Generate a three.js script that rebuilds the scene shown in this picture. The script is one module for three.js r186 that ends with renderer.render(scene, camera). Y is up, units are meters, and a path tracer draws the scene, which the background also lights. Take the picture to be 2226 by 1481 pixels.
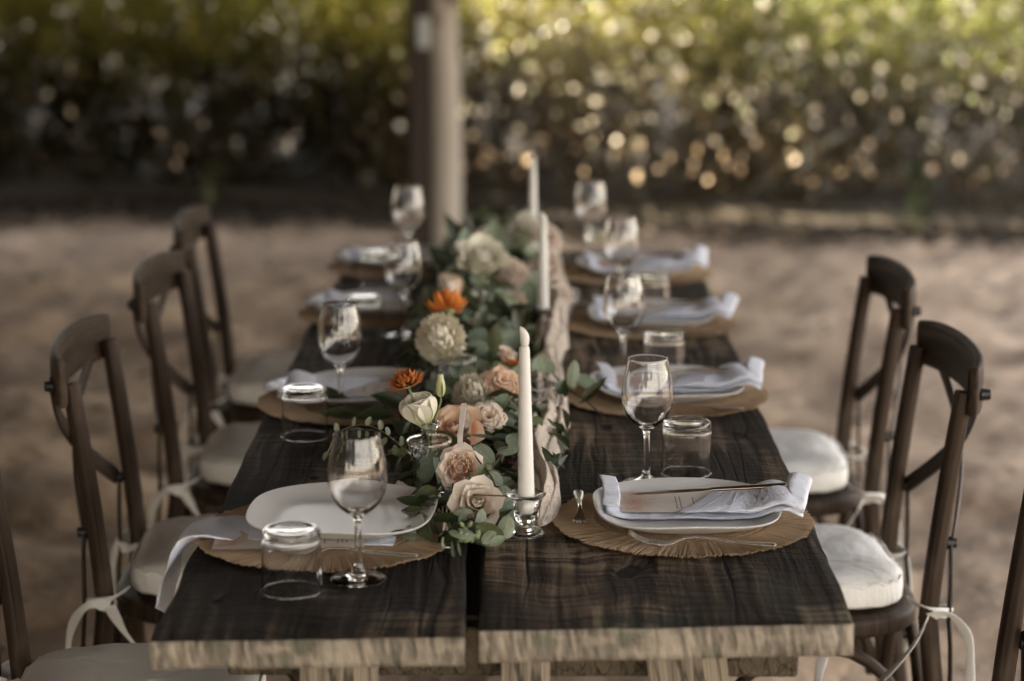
import * as THREE from 'three';
import { mergeGeometries } from 'three/addons/utils/BufferGeometryUtils.js';
import { RoundedBoxGeometry } from 'three/addons/geometries/RoundedBoxGeometry.js';

// ------------------------------------------------------------------ camera, sky, sun, exposure
const scene = new THREE.Scene();
const camera = new THREE.PerspectiveCamera(17.54, 1024 / 681, 0.1, 600);
camera.position.set(0, 1.68, 0);
camera.rotation.order = 'YXZ';
camera.rotation.set(-0.1984, 0.01062, 0);
camera.focus = 3.36;
camera.userData.fStop = 2.15;

{
  // a hazy late-afternoon sky: pale and warm low down, soft blue above
  const W = 512, H = 256, data = new Float32Array(W * H * 4);
  for (let r = 0; r < H; r++) {
    const el = Math.max(0, ((r + 0.5) / H - 0.5) * Math.PI), k = 1 - Math.exp(-el * 2.6);
    for (let c = 0; c < W; c++) {
      const o = (r * W + c) * 4;
      data[o] = 1.12 + (0.56 - 1.12) * k; data[o + 1] = 0.99 + (0.61 - 0.99) * k; data[o + 2] = 0.78 + (0.76 - 0.78) * k; data[o + 3] = 1;
    }
  }
  const sky = new THREE.DataTexture(data, W, H, THREE.RGBAFormat, THREE.FloatType);
  sky.mapping = THREE.EquirectangularReflectionMapping; sky.magFilter = THREE.LinearFilter; sky.needsUpdate = true;
  scene.background = sky; scene.environment = sky;
  scene.backgroundIntensity = 1.0; scene.environmentIntensity = 1.0;
}
const sun = new THREE.DirectionalLight(new THREE.Color(1.0, 0.9, 0.72), 5);
sun.name = 'sun';
sun.position.set(-15, 13, -12.8); sun.target.position.set(0, 0, -10);
sun.castShadow = true; sun.shadow.mapSize.set(4096, 4096);
Object.assign(sun.shadow.camera, { left: -14, right: 14, top: 14, bottom: -14, near: 1, far: 60 });
scene.add(sun, sun.target);

const renderer = new THREE.WebGLRenderer({ antialias: true });
renderer.toneMapping = THREE.LinearToneMapping;
renderer.toneMappingExposure = 6.2;
renderer.shadowMap.enabled = true;

// ------------------------------------------------------------------ helpers
function rng(seed) { let a = seed >>> 0; return () => { a = (a + 0x6d2b79f5) | 0; let t = Math.imul(a ^ (a >>> 15), 1 | a); t = (t + Math.imul(t ^ (t >>> 7), 61 | t)) ^ t; return ((t ^ (t >>> 14)) >>> 0) / 4294967296; }; }
const R0 = rng(11), rr = (a, b, r = R0) => a + (b - a) * r();
const V = (x, y, z) => new THREE.Vector3(x, y, z);
const lerp = (a, b, t) => a + (b - a) * t, clamp = (x, a = 0, b = 1) => Math.min(b, Math.max(a, x));
const sm = (a, b, x) => { const t = clamp((x - a) / (b - a)); return t * t * (3 - 2 * t); };
const hash = (x, y, s) => { let h = Math.imul(x, 374761393) + Math.imul(y, 668265263) + Math.imul(s, 982451653) | 0; h = Math.imul(h ^ (h >>> 13), 1274126177); return ((h ^ (h >>> 16)) >>> 0) / 4294967296; };
function vnoise(x, y, s = 0) { const ix = Math.floor(x), iy = Math.floor(y), fx = x - ix, fy = y - iy, u = fx * fx * (3 - 2 * fx), v = fy * fy * (3 - 2 * fy); return lerp(lerp(hash(ix, iy, s), hash(ix + 1, iy, s), u), lerp(hash(ix, iy + 1, s), hash(ix + 1, iy + 1, s), u), v); }
function fbm(x, y, s = 0, n = 4) { let a = 0.5, t = 0, w = 0; for (let i = 0; i < n; i++) { t += a * vnoise(x, y, s + i * 17); w += a; a *= 0.5; x = x * 2 + 5.3; y = y * 2 + 1.7; } return t / w; }

const used = {};
function numbered(n) { const k = used[n] = (used[n] ?? -1) + 1; return k ? `${n}_${String(k).padStart(3, '0')}` : n; }
function tag(o, label, category, group, kind) { if (label) o.userData.label = label; if (category) o.userData.category = category; if (group) o.userData.group = group; if (kind) o.userData.kind = kind; return o; }
function thing(name, label, category, p = [0, 0, 0], turn = 0, group) { const o = new THREE.Group(); o.name = numbered(name); o.position.set(...p); o.rotation.y = turn; scene.add(o); return tag(o, label, category, group); }
function mesh(name, g, m, parent, kind) { const o = new THREE.Mesh(g, m); o.name = parent ? name : numbered(name); o.castShadow = o.receiveShadow = true; (parent || scene).add(o); if (kind) o.userData.kind = kind; return o; }
function dup(root, label, p, turn = 0) { const r = root.clone(); r.name = numbered(root.name.replace(/_\d{3}$/, '')); r.userData = { ...root.userData, label }; scene.add(r); if (p) r.position.set(...p); r.rotation.y = turn; return r; }
function structure(o) { o.userData.kind = 'structure'; return o; }

// parametric sheet: fn(u, v) -> [x, y, z], optional uv; closed seams get shared normals
function sheet(nu, nv, fn, { uv, wrapU, wrapV } = {}) {
  const p = [], t = [], ix = [];
  for (let j = 0; j <= nv; j++) for (let i = 0; i <= nu; i++) { const u = i / nu, v = j / nv; p.push(...fn(u, v)); t.push(...(uv ? uv(u, v) : [u, v])); }
  const w = nu + 1;
  for (let j = 0; j < nv; j++) for (let i = 0; i < nu; i++) { const a = j * w + i; ix.push(a, a + 1, a + w + 1, a, a + w + 1, a + w); }
  const g = new THREE.BufferGeometry();
  g.setAttribute('position', new THREE.Float32BufferAttribute(p, 3)); g.setAttribute('uv', new THREE.Float32BufferAttribute(t, 2)); g.setIndex(ix); g.computeVertexNormals();
  const n = g.attributes.normal, join = (a, b) => { const s = V(n.getX(a) + n.getX(b), n.getY(a) + n.getY(b), n.getZ(a) + n.getZ(b)).normalize(); n.setXYZ(a, s.x, s.y, s.z); n.setXYZ(b, s.x, s.y, s.z); };
  if (wrapU) for (let j = 0; j <= nv; j++) join(j * w, j * w + nu);
  if (wrapV) for (let i = 0; i <= nu; i++) join(i, nv * w + i);
  return g;
}
// solid of varying oval section along a path; side = direction of the width
function loft(pts, w, t, side = V(1, 0, 0), n = 10, ex = 2) {
  const N = pts.length, curve = (f, s) => typeof f === 'function' ? f(s) : f, fr = [];
  let len = 0;
  for (let i = 0; i < N; i++) {
    const T = pts[Math.min(N - 1, i + 1)].clone().sub(pts[Math.max(0, i - 1)]).normalize();
    const ref = typeof side === 'function' ? side(i / (N - 1)) : side, S = ref.clone().addScaledVector(T, -ref.dot(T)).normalize();
    if (i) len += pts[i].distanceTo(pts[i - 1]);
    fr.push([pts[i], S, new THREE.Vector3().crossVectors(T, S), len, i / (N - 1)]);
  }
  const rows = [[0, 0], ...fr.map((_, i) => [i, 1]), [N - 1, 0]], e = 2 / ex;
  return sheet(n, rows.length - 1, (u, v) => {
    const [i, k] = rows[Math.round(v * (rows.length - 1))], [P, S, B, , s] = fr[i], a = u * 2 * Math.PI, c = Math.cos(a), d = Math.sin(a);
    return P.clone().addScaledVector(S, k * curve(w, s) / 2 * Math.sign(c) * Math.abs(c) ** e).addScaledVector(B, k * curve(t, s) / 2 * Math.sign(d) * Math.abs(d) ** e).toArray();
  }, { wrapU: true, uv: (u, v) => { const [i] = rows[Math.round(v * (rows.length - 1))]; return [u * (curve(w, fr[i][4]) + curve(t, fr[i][4])) * 1.6, fr[i][3]]; } });
}
const spline = (list, n = 24) => new THREE.CatmullRomCurve3(list.map((q) => V(...q))).getPoints(n);
function lathe(list, seg = 48) { return new THREE.LatheGeometry(list.map(([x, y]) => new THREE.Vector2(Math.max(x, 1e-5), y)), seg); }
function smoothProfile(list, n) { return new THREE.CatmullRomCurve3(list.map(([x, y]) => V(x, y, 0)), false, 'centripetal').getPoints(n).map((q) => [Math.max(0, q.x), q.y]); }
function merged(list) { return mergeGeometries(list.map((g) => { const h = g.index ? g.toNonIndexed() : g.clone(); for (const k of Object.keys(h.attributes)) if (!['position', 'normal', 'uv'].includes(k)) h.deleteAttribute(k); return h; })); }
const placed = (g, m) => g.clone().applyMatrix4(m);
const mat4 = (p, e = [0, 0, 0], s = 1) => new THREE.Matrix4().compose(V(...p), new THREE.Quaternion().setFromEuler(new THREE.Euler(...e)), Array.isArray(s) ? V(...s) : V(s, s, s));

// computed textures: fn(x, y) in pixels -> [r, g, b] in 0..1 (sRGB when colour, else plain)
function texture(w, h, fn, srgb = false) {
  const d = new Uint8Array(w * h * 4);
  for (let y = 0; y < h; y++) for (let x = 0; x < w; x++) { const c = fn(x, y), o = (y * w + x) * 4; for (let k = 0; k < 3; k++) d[o + k] = clamp(Array.isArray(c) ? c[k] : c) * 255; d[o + 3] = 255; }
  const t = new THREE.DataTexture(d, w, h); t.wrapS = t.wrapT = THREE.RepeatWrapping; t.magFilter = THREE.LinearFilter; t.minFilter = THREE.LinearMipmapLinearFilter; t.generateMipmaps = true;
  if (srgb) t.colorSpace = THREE.SRGBColorSpace; t.needsUpdate = true; return t;
}
const toS = (c) => c <= 0.0031308 ? 12.92 * c : 1.055 * c ** (1 / 2.4) - 0.055;
const S3 = (a) => a.map(toS);
const mixc = (a, b, t) => [lerp(a[0], b[0], t), lerp(a[1], b[1], t), lerp(a[2], b[2], t)];
const lin = (r, g, b) => new THREE.Color().setRGB(r, g, b);
const rep = (t, x, y) => { const c = t.clone(); c.repeat.set(x, y); c.needsUpdate = true; return c; };
const std = (o) => new THREE.MeshStandardMaterial(o), phys = (o) => new THREE.MeshPhysicalMaterial(o);
// ------------------------------------------------------------------ materials
// tileable fine noise for grain and cloth
const tileN = (x, y, fx, fy, s, n = 4, W = 512, H = 512) => { let a = 0.5, t = 0, w = 0; for (let i = 0; i < n; i++) { const px = fx * 2 ** i, py = fy * 2 ** i, X = x / W * px, Y = y / H * py, ix = Math.floor(X), iy = Math.floor(Y), u = X - ix, v = Y - iy, us = u * u * (3 - 2 * u), vs = v * v * (3 - 2 * v), q = (i2, j2) => hash(((i2 % px) + px) % px, ((j2 % py) + py) % py, s + i); t += a * lerp(lerp(q(ix, iy), q(ix + 1, iy), us), lerp(q(ix, iy + 1), q(ix + 1, iy + 1), us), vs); w += a; a *= 0.55; } return t / w; };

// rough-sawn dark plank: saw marks across (x), grain and cracks along (y); 0.5 m x 2.9 m
function plankMaps(seed, dark, light) {
  const W = 640, H = 2048, hgt = new Float32Array(W * H), cr = new Float32Array(W * H), q = rng(seed + 90);
  const cracks = Array.from({ length: 16 }, () => [0.03 + q() * 0.44, q() * 2.7, 0.2 + q() * 0.9, 0.0009 + q() * 0.0016, q() * 99]), knots = Array.from({ length: 7 }, () => [0.05 + q() * 0.4, q() * 2.9, 0.012 + q() * 0.012]);
  for (let y = 0; y < H; y++) for (let x = 0; x < W; x++) {
    const X = x / W * 0.5, Y = y / H * 2.9, k0 = knots.reduce((m, [a, b, r]) => { const d = Math.hypot(X - a, (Y - b) * 0.6) / r; return d < 3 ? m + Math.exp(-d * d) : m; }, 0), warp = (fbm(X * 9, Y * 5, seed, 3) - 0.5) * 0.09 + k0 * 0.03;
    for (const [a, b, l, w, s] of cracks) if (Y > b && Y < b + l) { const d = Math.abs(X - a - 0.02 * (fbm(Y * 4, s, 5, 3) - 0.5)), t = w * Math.sin(Math.PI * (Y - b) / l) * (0.5 + fbm(Y * 30, s, 6, 2)); if (d < t) cr[y * W + x] = 1; }
    cr[y * W + x] = Math.max(cr[y * W + x], 0.75 * sm(0.55, 0.95, k0));
    const grain = fbm((X + warp * 0.25) * 75, Y * 4, seed + 3, 5);
    const saw = fbm(X * 9, (Y + warp * 0.9) * 120, seed + 7, 4), sawZone = sm(0.4, 0.62, fbm(X * 4, Y * 3, seed + 9, 2));
    const crack = sm(0.06, 0.0, Math.abs(fbm((X + warp * 0.3) * 26, Y * 1.1, seed + 5, 3) - 0.5)) * sm(0.45, 0.65, fbm(X * 8, Y * 2, seed + 6, 2));
    hgt[y * W + x] = clamp(0.45 * grain + 0.5 * saw * (0.35 + 0.65 * sawZone) - 0.3 * crack + 0.02 + 0.13 * hash(x, y, seed + 2)) * (1 - 0.9 * cr[y * W + x]);
  }
  const at = (x, y) => hgt[y * W + x];
  return {
    map: texture(W, H, (x, y) => { const X = x / W * 0.5, Y = y / H * 2.9, h = at(x, y), blot = sm(0.3, 0.7, fbm(X * 9, Y * 5, seed + 20, 4)), worn = sm(0.44, 0.7, h) * (0.2 + 1.1 * blot); let c = mixc(dark, light, clamp(worn * 1.1 + (h - 0.35) * 0.5)); c = mixc(c, [0.05, 0.06, 0.045], sm(0.56, 0.72, fbm(X * 6, Y * 4, seed + 31, 3)) * 0.35); c = mixc(c, [0.006, 0.0045, 0.0035], cr[y * W + x] * 0.85); return S3(c); }, true),
    bumpMap: texture(W, H, (x, y) => at(x, y)),
    roughnessMap: texture(W, H, (x, y) => 0.62 + 0.3 * (1 - at(x, y))),
  };
}
const M = {};
for (const [k, s, d, l] of [['plankL', 3, [0.012, 0.0082, 0.0055], [0.1, 0.071, 0.046]], ['plankR', 40, [0.017, 0.0115, 0.0075], [0.21, 0.155, 0.103]]]) {
  const m = plankMaps(s, d, l);
  for (const t of Object.values(m)) t.repeat.set(2, 1 / 2.9);
  M[k] = phys({ ...m, bumpScale: 0.012, roughness: 1, specularIntensity: 0.4 });
}
// end grain and bare timber
const endTex = texture(512, 256, (x, y) => { const n = tileN(x + y * 0.06, y, 80, 3, 61, 4, 512, 256), b = tileN(x, y, 6, 3, 70, 4, 512, 256), st = sm(0.55, 0.75, tileN(x + y * 0.12, y, 14, 3, 66, 3, 512, 256)); let c = mixc([0.05, 0.044, 0.034], [0.4, 0.345, 0.27], clamp(n * 1.35 - 0.2)); c = mixc(c, [0.13, 0.13, 0.095], st * 0.75); c = mixc(c, [0.46, 0.4, 0.32], sm(0.5, 0.8, b) * 0.5); return S3(c); }, true);
const endBump = texture(512, 256, (x, y) => tileN(x + y * 0.06, y, 80, 3, 61, 4, 512, 256));
M.endGrain = std({ map: rep(endTex, 2.2, 11), bumpMap: rep(endBump, 2.2, 11), bumpScale: 0.004, roughness: 0.95 });
const boardTex = texture(512, 512, (x, y) => { const g = tileN(x, y, 44, 3, 81, 4), k = tileN(x, y, 9, 4, 85, 4), cr = sm(0.055, 0, Math.abs(tileN(x, y, 11, 2, 88, 3) - 0.5)); let c = mixc([0.11, 0.088, 0.066], [0.42, 0.35, 0.265], clamp(g * 1.1 - 0.05)); c = mixc(c, [0.24, 0.2, 0.15], k * 0.5); return S3(mixc(c, [0.03, 0.025, 0.02], cr * 0.8)); }, true);
const boardBump = texture(512, 512, (x, y) => clamp(tileN(x, y, 44, 3, 81, 4) - 0.5 * sm(0.055, 0, Math.abs(tileN(x, y, 11, 2, 88, 3) - 0.5))));
M.board = std({ map: rep(boardTex, 5, 2), bumpMap: rep(boardBump, 5, 2), bumpScale: 0.004, roughness: 0.9 });
M.beam = std({ map: rep(boardTex, 4, 2), color: lin(0.35, 0.33, 0.28), bumpMap: rep(boardBump, 4, 2), bumpScale: 0.004, roughness: 0.95 });
// smooth oiled dark chair wood, worn on the edges
const chairTex = texture(512, 512, (x, y) => { const g = tileN(x, y, 30, 2, 101, 4), w = tileN(x, y, 4, 5, 105, 4); let c = mixc([0.01, 0.0065, 0.004], [0.066, 0.042, 0.026], clamp(g * 1.2 - 0.15)); c = mixc(c, [0.13, 0.097, 0.07], sm(0.52, 0.78, w) * 0.35); return S3(c); }, true);
const chairBump = texture(512, 512, (x, y) => tileN(x, y, 40, 2, 101, 4));
M.chair = phys({ specularIntensity: 0.4, map: rep(chairTex, 6, 1.6), bumpMap: rep(chairBump, 6, 1.6), bumpScale: 0.0012, roughness: 0.55 });
M.strap = std({ map: rep(chairTex, 12, 2), color: lin(0.75, 0.72, 0.7), roughness: 0.5 });
M.bolt = std({ color: lin(0.04, 0.04, 0.042), metalness: 0.8, roughness: 0.45 });
// cloth
const weave = texture(256, 256, (x, y) => 0.5 + 0.22 * Math.sin(x * Math.PI / 2) + 0.22 * Math.sin(y * Math.PI / 2) + 0.25 * (hash(x, y, 5) - 0.5));
const crumple = texture(512, 512, (x, y) => { const n = tileN(x, y, 7, 9, 121, 5); return 1 - Math.abs(n - 0.5) * 2.2; });
const clothTex = texture(512, 512, (x, y) => { const n = tileN(x, y, 10, 10, 131, 5); return S3(mixc([0.7, 0.69, 0.64], [0.76, 0.75, 0.72], n)); }, true);
M.cushion = phys({ map: rep(clothTex, 2, 2), bumpMap: rep(crumple, 2.2, 2.2), bumpScale: 0.003, roughness: 0.95, sheen: 0.2, sheenRoughness: 0.8 });
M.tie = std({ color: lin(0.74, 0.73, 0.69), roughness: 0.95 });
M.napkin = phys({ color: lin(0.71, 0.74, 0.83), bumpMap: rep(crumple, 4, 4), bumpScale: 0.0035, roughness: 0.92, sheen: 0.2, sheenRoughness: 0.8 });
M.gauze = phys({ color: lin(0.78, 0.67, 0.56), bumpMap: rep(crumple, 9, 9), bumpScale: 0.01, roughness: 0.95, transmission: 0.25, thickness: 0, side: THREE.DoubleSide });
// tableware
M.glass = phys({ color: lin(1, 1, 1), transmission: 1, thickness: 0.003, ior: 1.5, roughness: 0.0 });
M.vaseGlass = phys({ color: lin(0.97, 0.985, 0.98), transmission: 1, thickness: 0.01, ior: 1.5, roughness: 0.03 });
M.acrylic = phys({ color: lin(0.99, 0.985, 0.98), transmission: 1, thickness: 0.004, ior: 1.49, roughness: 0.02 });
M.ceramic = phys({ color: lin(0.64, 0.635, 0.62), roughness: 0.4, clearcoat: 0.3, clearcoatRoughness: 0.22 });
M.frosted = phys({ color: lin(0.9, 0.88, 0.86), transmission: 0.55, thickness: 0, roughness: 0.45 });
M.steel = std({ color: lin(0.62, 0.6, 0.58), metalness: 1, roughness: 0.13 });
M.brownSteel = std({ color: lin(0.3, 0.24, 0.2), metalness: 1, roughness: 0.16 });  // steel with brownish reflections put into its colour
M.wax = phys({ color: lin(0.72, 0.72, 0.695), roughness: 0.5, clearcoat: 0.15, clearcoatRoughness: 0.4 });
M.sandWax = std({ color: lin(0.68, 0.68, 0.68), roughness: 0.85 });
const strawTex = texture(256, 256, (x, y) => { const n = tileN(x, y, 60, 6, 141, 3, 256, 256); return S3(mixc([0.12, 0.08, 0.045], [0.4, 0.29, 0.185], clamp(n * 1.3 - 0.1))); }, true);
M.straw = std({ map: rep(strawTex, 4, 4), color: lin(1.35, 1.3, 1.25), roughness: 0.75 });
const fringeTex = texture(128, 128, (x, y) => S3(mixc([0.3, 0.215, 0.135], [0.46, 0.345, 0.23], tileN(x, y, 32, 4, 147, 3, 128, 128))), true);
M.strawFringe = std({ map: fringeTex, color: lin(1.1, 1.08, 1.05), roughness: 0.8 });
// the menu card: a blush feathery print at one end, then rows of print too small to read
{
  const c = document.createElement('canvas'); c.width = 512; c.height = 256; const x = c.getContext('2d'), r = rng(77);
  x.fillStyle = '#cfc7bd'; x.fillRect(0, 0, 512, 256);
  for (let i = 0; i < 900; i++) { const a = r() * 6.28, l = 8 + r() * 34, px = 20 + r() * 100 * r(), py = 20 + r() * 216; x.strokeStyle = `rgba(${150 + r() * 60 | 0},${110 + r() * 50 | 0},${90 + r() * 45 | 0},${0.15 + r() * 0.4})`; x.lineWidth = 0.6 + r() * 1.6; x.beginPath(); x.moveTo(px, py); x.quadraticCurveTo(px + Math.cos(a) * l, py + Math.sin(a) * l * 0.5, px + 14 + Math.cos(a) * l * 1.6, py + Math.sin(a) * l); x.stroke(); }
  x.fillStyle = 'rgba(70,62,56,0.75)';
  for (const [bx, rows] of [[200, 2], [262, 1], [330, 4], [420, 3]]) for (let k = 0; k < rows; k++) { let y = 60 + r() * 16; while (y < 200) { const w = 6 + r() * 16; x.fillRect(bx + k * 15, y, 4.5, w); y += w + 4; } }
  const t = new THREE.CanvasTexture(c); t.colorSpace = THREE.SRGBColorSpace; t.needsUpdate = true;
  M.card = std({ map: t, roughness: 0.8 });
}
// plants
const leafTex = (a, b, s) => texture(128, 256, (x, y) => { const u = Math.abs(x / 128 - 0.5) * 2, v = y / 256, mid = sm(0.06, 0.0, u), vein = sm(0.12, 0, Math.abs(((v * 9 - u * 2.2) % 1) - 0.5) * 2 - 0.05) * 0.35, n = fbm(x / 18, y / 22, s, 4); return S3(mixc(mixc(a, b, clamp(n * 1.4 - 0.2)), b.map((q) => q * 1.35), clamp(mid * 0.8 + vein * 0.4))); }, true);
const leafy = (a, b, s, o = {}) => phys({ map: leafTex(a, b, s), roughness: 0.55, transmission: 0.3, thickness: 0, side: THREE.DoubleSide, ...o });
M.euca = [leafy([0.23, 0.29, 0.19], [0.37, 0.42, 0.3], 1, { roughness: 0.65 }), leafy([0.18, 0.245, 0.175], [0.29, 0.36, 0.26], 2, { roughness: 0.65 }), leafy([0.1, 0.12, 0.055], [0.19, 0.22, 0.105], 3, { roughness: 0.6 })];
M.ruscus = [leafy([0.016, 0.028, 0.009], [0.04, 0.062, 0.02], 4, { roughness: 0.42 }), leafy([0.03, 0.036, 0.01], [0.06, 0.07, 0.02], 5, { roughness: 0.45 })];
M.olive = [leafy([0.05, 0.06, 0.025], [0.09, 0.105, 0.05], 6), leafy([0.1, 0.12, 0.085], [0.17, 0.19, 0.14], 7)];
M.stem = std({ color: lin(0.14, 0.17, 0.06), roughness: 0.6 });
M.twig = std({ color: lin(0.07, 0.035, 0.028), roughness: 0.7 });
M.paleTwig = std({ color: lin(0.28, 0.24, 0.13), roughness: 0.7 });
const petalTex = (base, tip, s) => texture(64, 128, (x, y) => { const v = y / 128, n = fbm(x / 5, y / 30, s, 3); return S3(mixc(base, tip, clamp(sm(0.15, 0.85, v) + (n - 0.5) * 0.35))); }, true);
const petal = (base, tip, s, o = {}) => phys({ map: petalTex(base, tip, s), roughness: 0.75, transmission: 0.15, thickness: 0, side: THREE.DoubleSide, sheen: 0.15, ...o });
M.petalCream = petal([0.76, 0.54, 0.36], [0.82, 0.76, 0.68], 11);
M.petalPeach = petal([0.82, 0.42, 0.22], [0.86, 0.64, 0.48], 12);
M.petalGarden = petal([0.8, 0.54, 0.38], [0.84, 0.74, 0.65], 13);
M.petalGardenIn = petal([0.8, 0.42, 0.24], [0.84, 0.66, 0.52], 20);
M.petalBlush = petal([0.7, 0.52, 0.42], [0.82, 0.72, 0.63], 14);
M.petalWhite = petal([0.68, 0.68, 0.46], [0.83, 0.8, 0.71], 15);
M.petalPom = petal([0.58, 0.54, 0.34], [0.84, 0.79, 0.67], 16);
M.petalRust = petal([0.28, 0.05, 0.01], [0.52, 0.17, 0.03], 17);
M.petalOrange = petal([0.45, 0.09, 0.01], [0.66, 0.22, 0.03], 18);
M.petalMauve = petal([0.2, 0.13, 0.11], [0.36, 0.27, 0.24], 19);
// ------------------------------------------------------------------ ground
{
  const axis = (lo, hi, step, far, dir2) => { const a = []; for (let x = lo; x <= hi + 1e-6; x += step) a.push(x); const grow = (d) => { const o = []; let s = step * 2, x = d > 0 ? hi : lo; while (Math.abs(x) < far) { x += d * s; s *= 1.5; o.push(x); } return o; }; return [...grow(-1).reverse(), ...a, ...grow(1)]; };
  const xs = axis(-4.2, 4.2, 0.05, 260), zs = axis(-13, -2.4, 0.05, 260);
  const hgt = (x, z) => { const near = sm(30, 12, Math.hypot(x, z)); return near * (0.05 * (fbm(x * 0.9, z * 0.9, 201, 3) - 0.5) + 0.155 * (fbm(x * 3.1, z * 2.6, 207, 3) - 0.5) + 0.045 * (fbm(x * 9, z * 9, 212, 2) - 0.5)) - 0.01; };
  const g = sheet(xs.length - 1, zs.length - 1, (u, v) => { const x = xs[Math.round(u * (xs.length - 1))], z = zs[zs.length - 1 - Math.round(v * (zs.length - 1))]; return [x, hgt(x, z), z]; }, { uv: (u, v) => [xs[Math.round(u * (xs.length - 1))], -zs[zs.length - 1 - Math.round(v * (zs.length - 1))]] });
  const tex = texture(512, 512, (x, y) => { const n = tileN(x, y, 6, 6, 221, 6), f = hash(x, y, 3); return S3(mixc([0.17, 0.119, 0.076], [0.41, 0.304, 0.204], clamp(n * 1.3 - 0.2 + (f - 0.5) * 0.25))); }, true);
  const bump = texture(512, 512, (x, y) => tileN(x, y, 12, 12, 222, 6));
  const m = std({ map: rep(tex, 0.45, 0.45), bumpMap: rep(bump, 0.8, 0.8), bumpScale: 0.03, roughness: 0.97 });
  structure(tag(mesh('sand_ground', g, m), 'trampled brown sand in the shade around the table', 'sand'));
}
// ------------------------------------------------------------------ palm-thatch shelter with an unseen roof stretched and shaped for its shade
{
  const roof = thing('thatch_shelter', 'tall wooden shelter with the peeled pole standing behind the far end of the table', 'shelter');
  const thatchTex = texture(256, 256, (x, y) => S3(mixc([0.05, 0.038, 0.025], [0.2, 0.15, 0.1], tileN(x, y, 50, 5, 231, 4, 256, 256))), true);
  const tm = std({ map: rep(thatchTex, 1, 1), roughness: 1 });
  const x0 = -12, x1 = 2.4, zf = -11.5, zn = 4.2, e = 2.4, top = 4.8, mx = (x0 + x1) / 2;
  for (const s of [-1, 1]) {
    const ex = s < 0 ? x0 : x1;
    mesh('thatch_slope', sheet(24, 40, (u, v) => { const d = lerp(ex, mx, v < 0.5 ? v * 2 : 2 - v * 2); return [d, lerp(e, top, v < 0.5 ? v * 2 : 2 - v * 2) + (v < 0.5 ? 0 : -0.2) + 0.04 * (fbm(u * 60, v * 20, 9, 3) - 0.5), lerp(zn, zf + 0.14 * d - 1.7 * sm(-5.0, -6.4, d), u)]; }, { uv: (u, v) => [u * 11, v * 5] }), tm, roof);
    mesh('beam', loft([V(ex - s * 0.5, e - 0.12, zn), V(ex - s * 0.5, e - 0.12, zf)], 0.14, 0.16, V(1, 0, 0), 10), M.beam, roof);
  }
  mesh('beam', loft([V(mx, top - 0.35, zn), V(mx, top - 0.35, zf)], 0.14, 0.16, V(1, 0, 0), 10), M.beam, roof);
  for (const [z, d] of [[zn, 1], [zf, -1]]) mesh('tie_beam', loft([V(x0 + 0.5, e - 0.25, z - d * 0.5), V(x1 - 0.5, e - 0.25, z - d * 0.5)], 0.13, 0.15, V(0, 0, 1), 10), M.beam, roof);
  mesh('added_shade_wall', sheet(160, 8, (u, v) => [-6.4 + 0.02 * Math.abs(Math.sin(u * 500)), v * 2.7, lerp(4, -9.5, u)], { uv: (u, v) => [v * 2, u * 40] }), tm, roof);  // wall added out of view to darken the left side
  const barkTex = texture(256, 512, (x, y) => { const n = tileN(x, y, 14, 3, 241, 4, 256, 512), p = sm(0.45, 0.62, tileN(x, y, 3, 5, 246, 3, 256, 512)); return S3(mixc(mixc([0.045, 0.032, 0.022], [0.2, 0.15, 0.11], sm(0.25, 0.75, n)), [0.45, 0.41, 0.35], p * 0.75)); }, true);
  const pm = std({ map: rep(barkTex, 1, 0.5), roughness: 0.9 });
  const pole = (x, z, r, h) => loft(Array.from({ length: 16 }, (_, i) => V(x + 0.012 * Math.sin(i * 0.9), i / 15 * h - 0.1, z + 0.01 * Math.cos(i * 0.7))), (s) => 2 * r * (1.08 - 0.16 * s + 0.03 * Math.sin(s * 21)), (s) => 2 * r * (1.08 - 0.16 * s + 0.03 * Math.cos(s * 17)), V(1, 0, 0), 20);
  const main = mesh('pole', pole(-0.447, -10.7, 0.072, 4.6), pm, roof);
  for (const [x, z] of [[-5.2, -10.9], [-5.2, -5.6], [x1 - 0.12, -7.4], [-5.2, -1.8], [x1 - 0.12, -1.8]]) mesh('pole', pole(x, z, 0.09, 2.5), pm, roof);
  // dark strip added as the pole's shaded left side, with a small pale box
  const bd = mesh('shaded_side_strip', new RoundedBoxGeometry(0.105, 2.6, 0.07, 2, 0.008).translate(-0.553, 1.25, -10.66), std({ color: lin(0.032, 0.024, 0.017), roughness: 0.9 }), roof);
  mesh('junction_box', new RoundedBoxGeometry(0.055, 0.15, 0.03, 2, 0.006).translate(-0.535, 1.045, -10.605), std({ color: lin(0.4, 0.43, 0.41), roughness: 0.6 }), bd);
}
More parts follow.
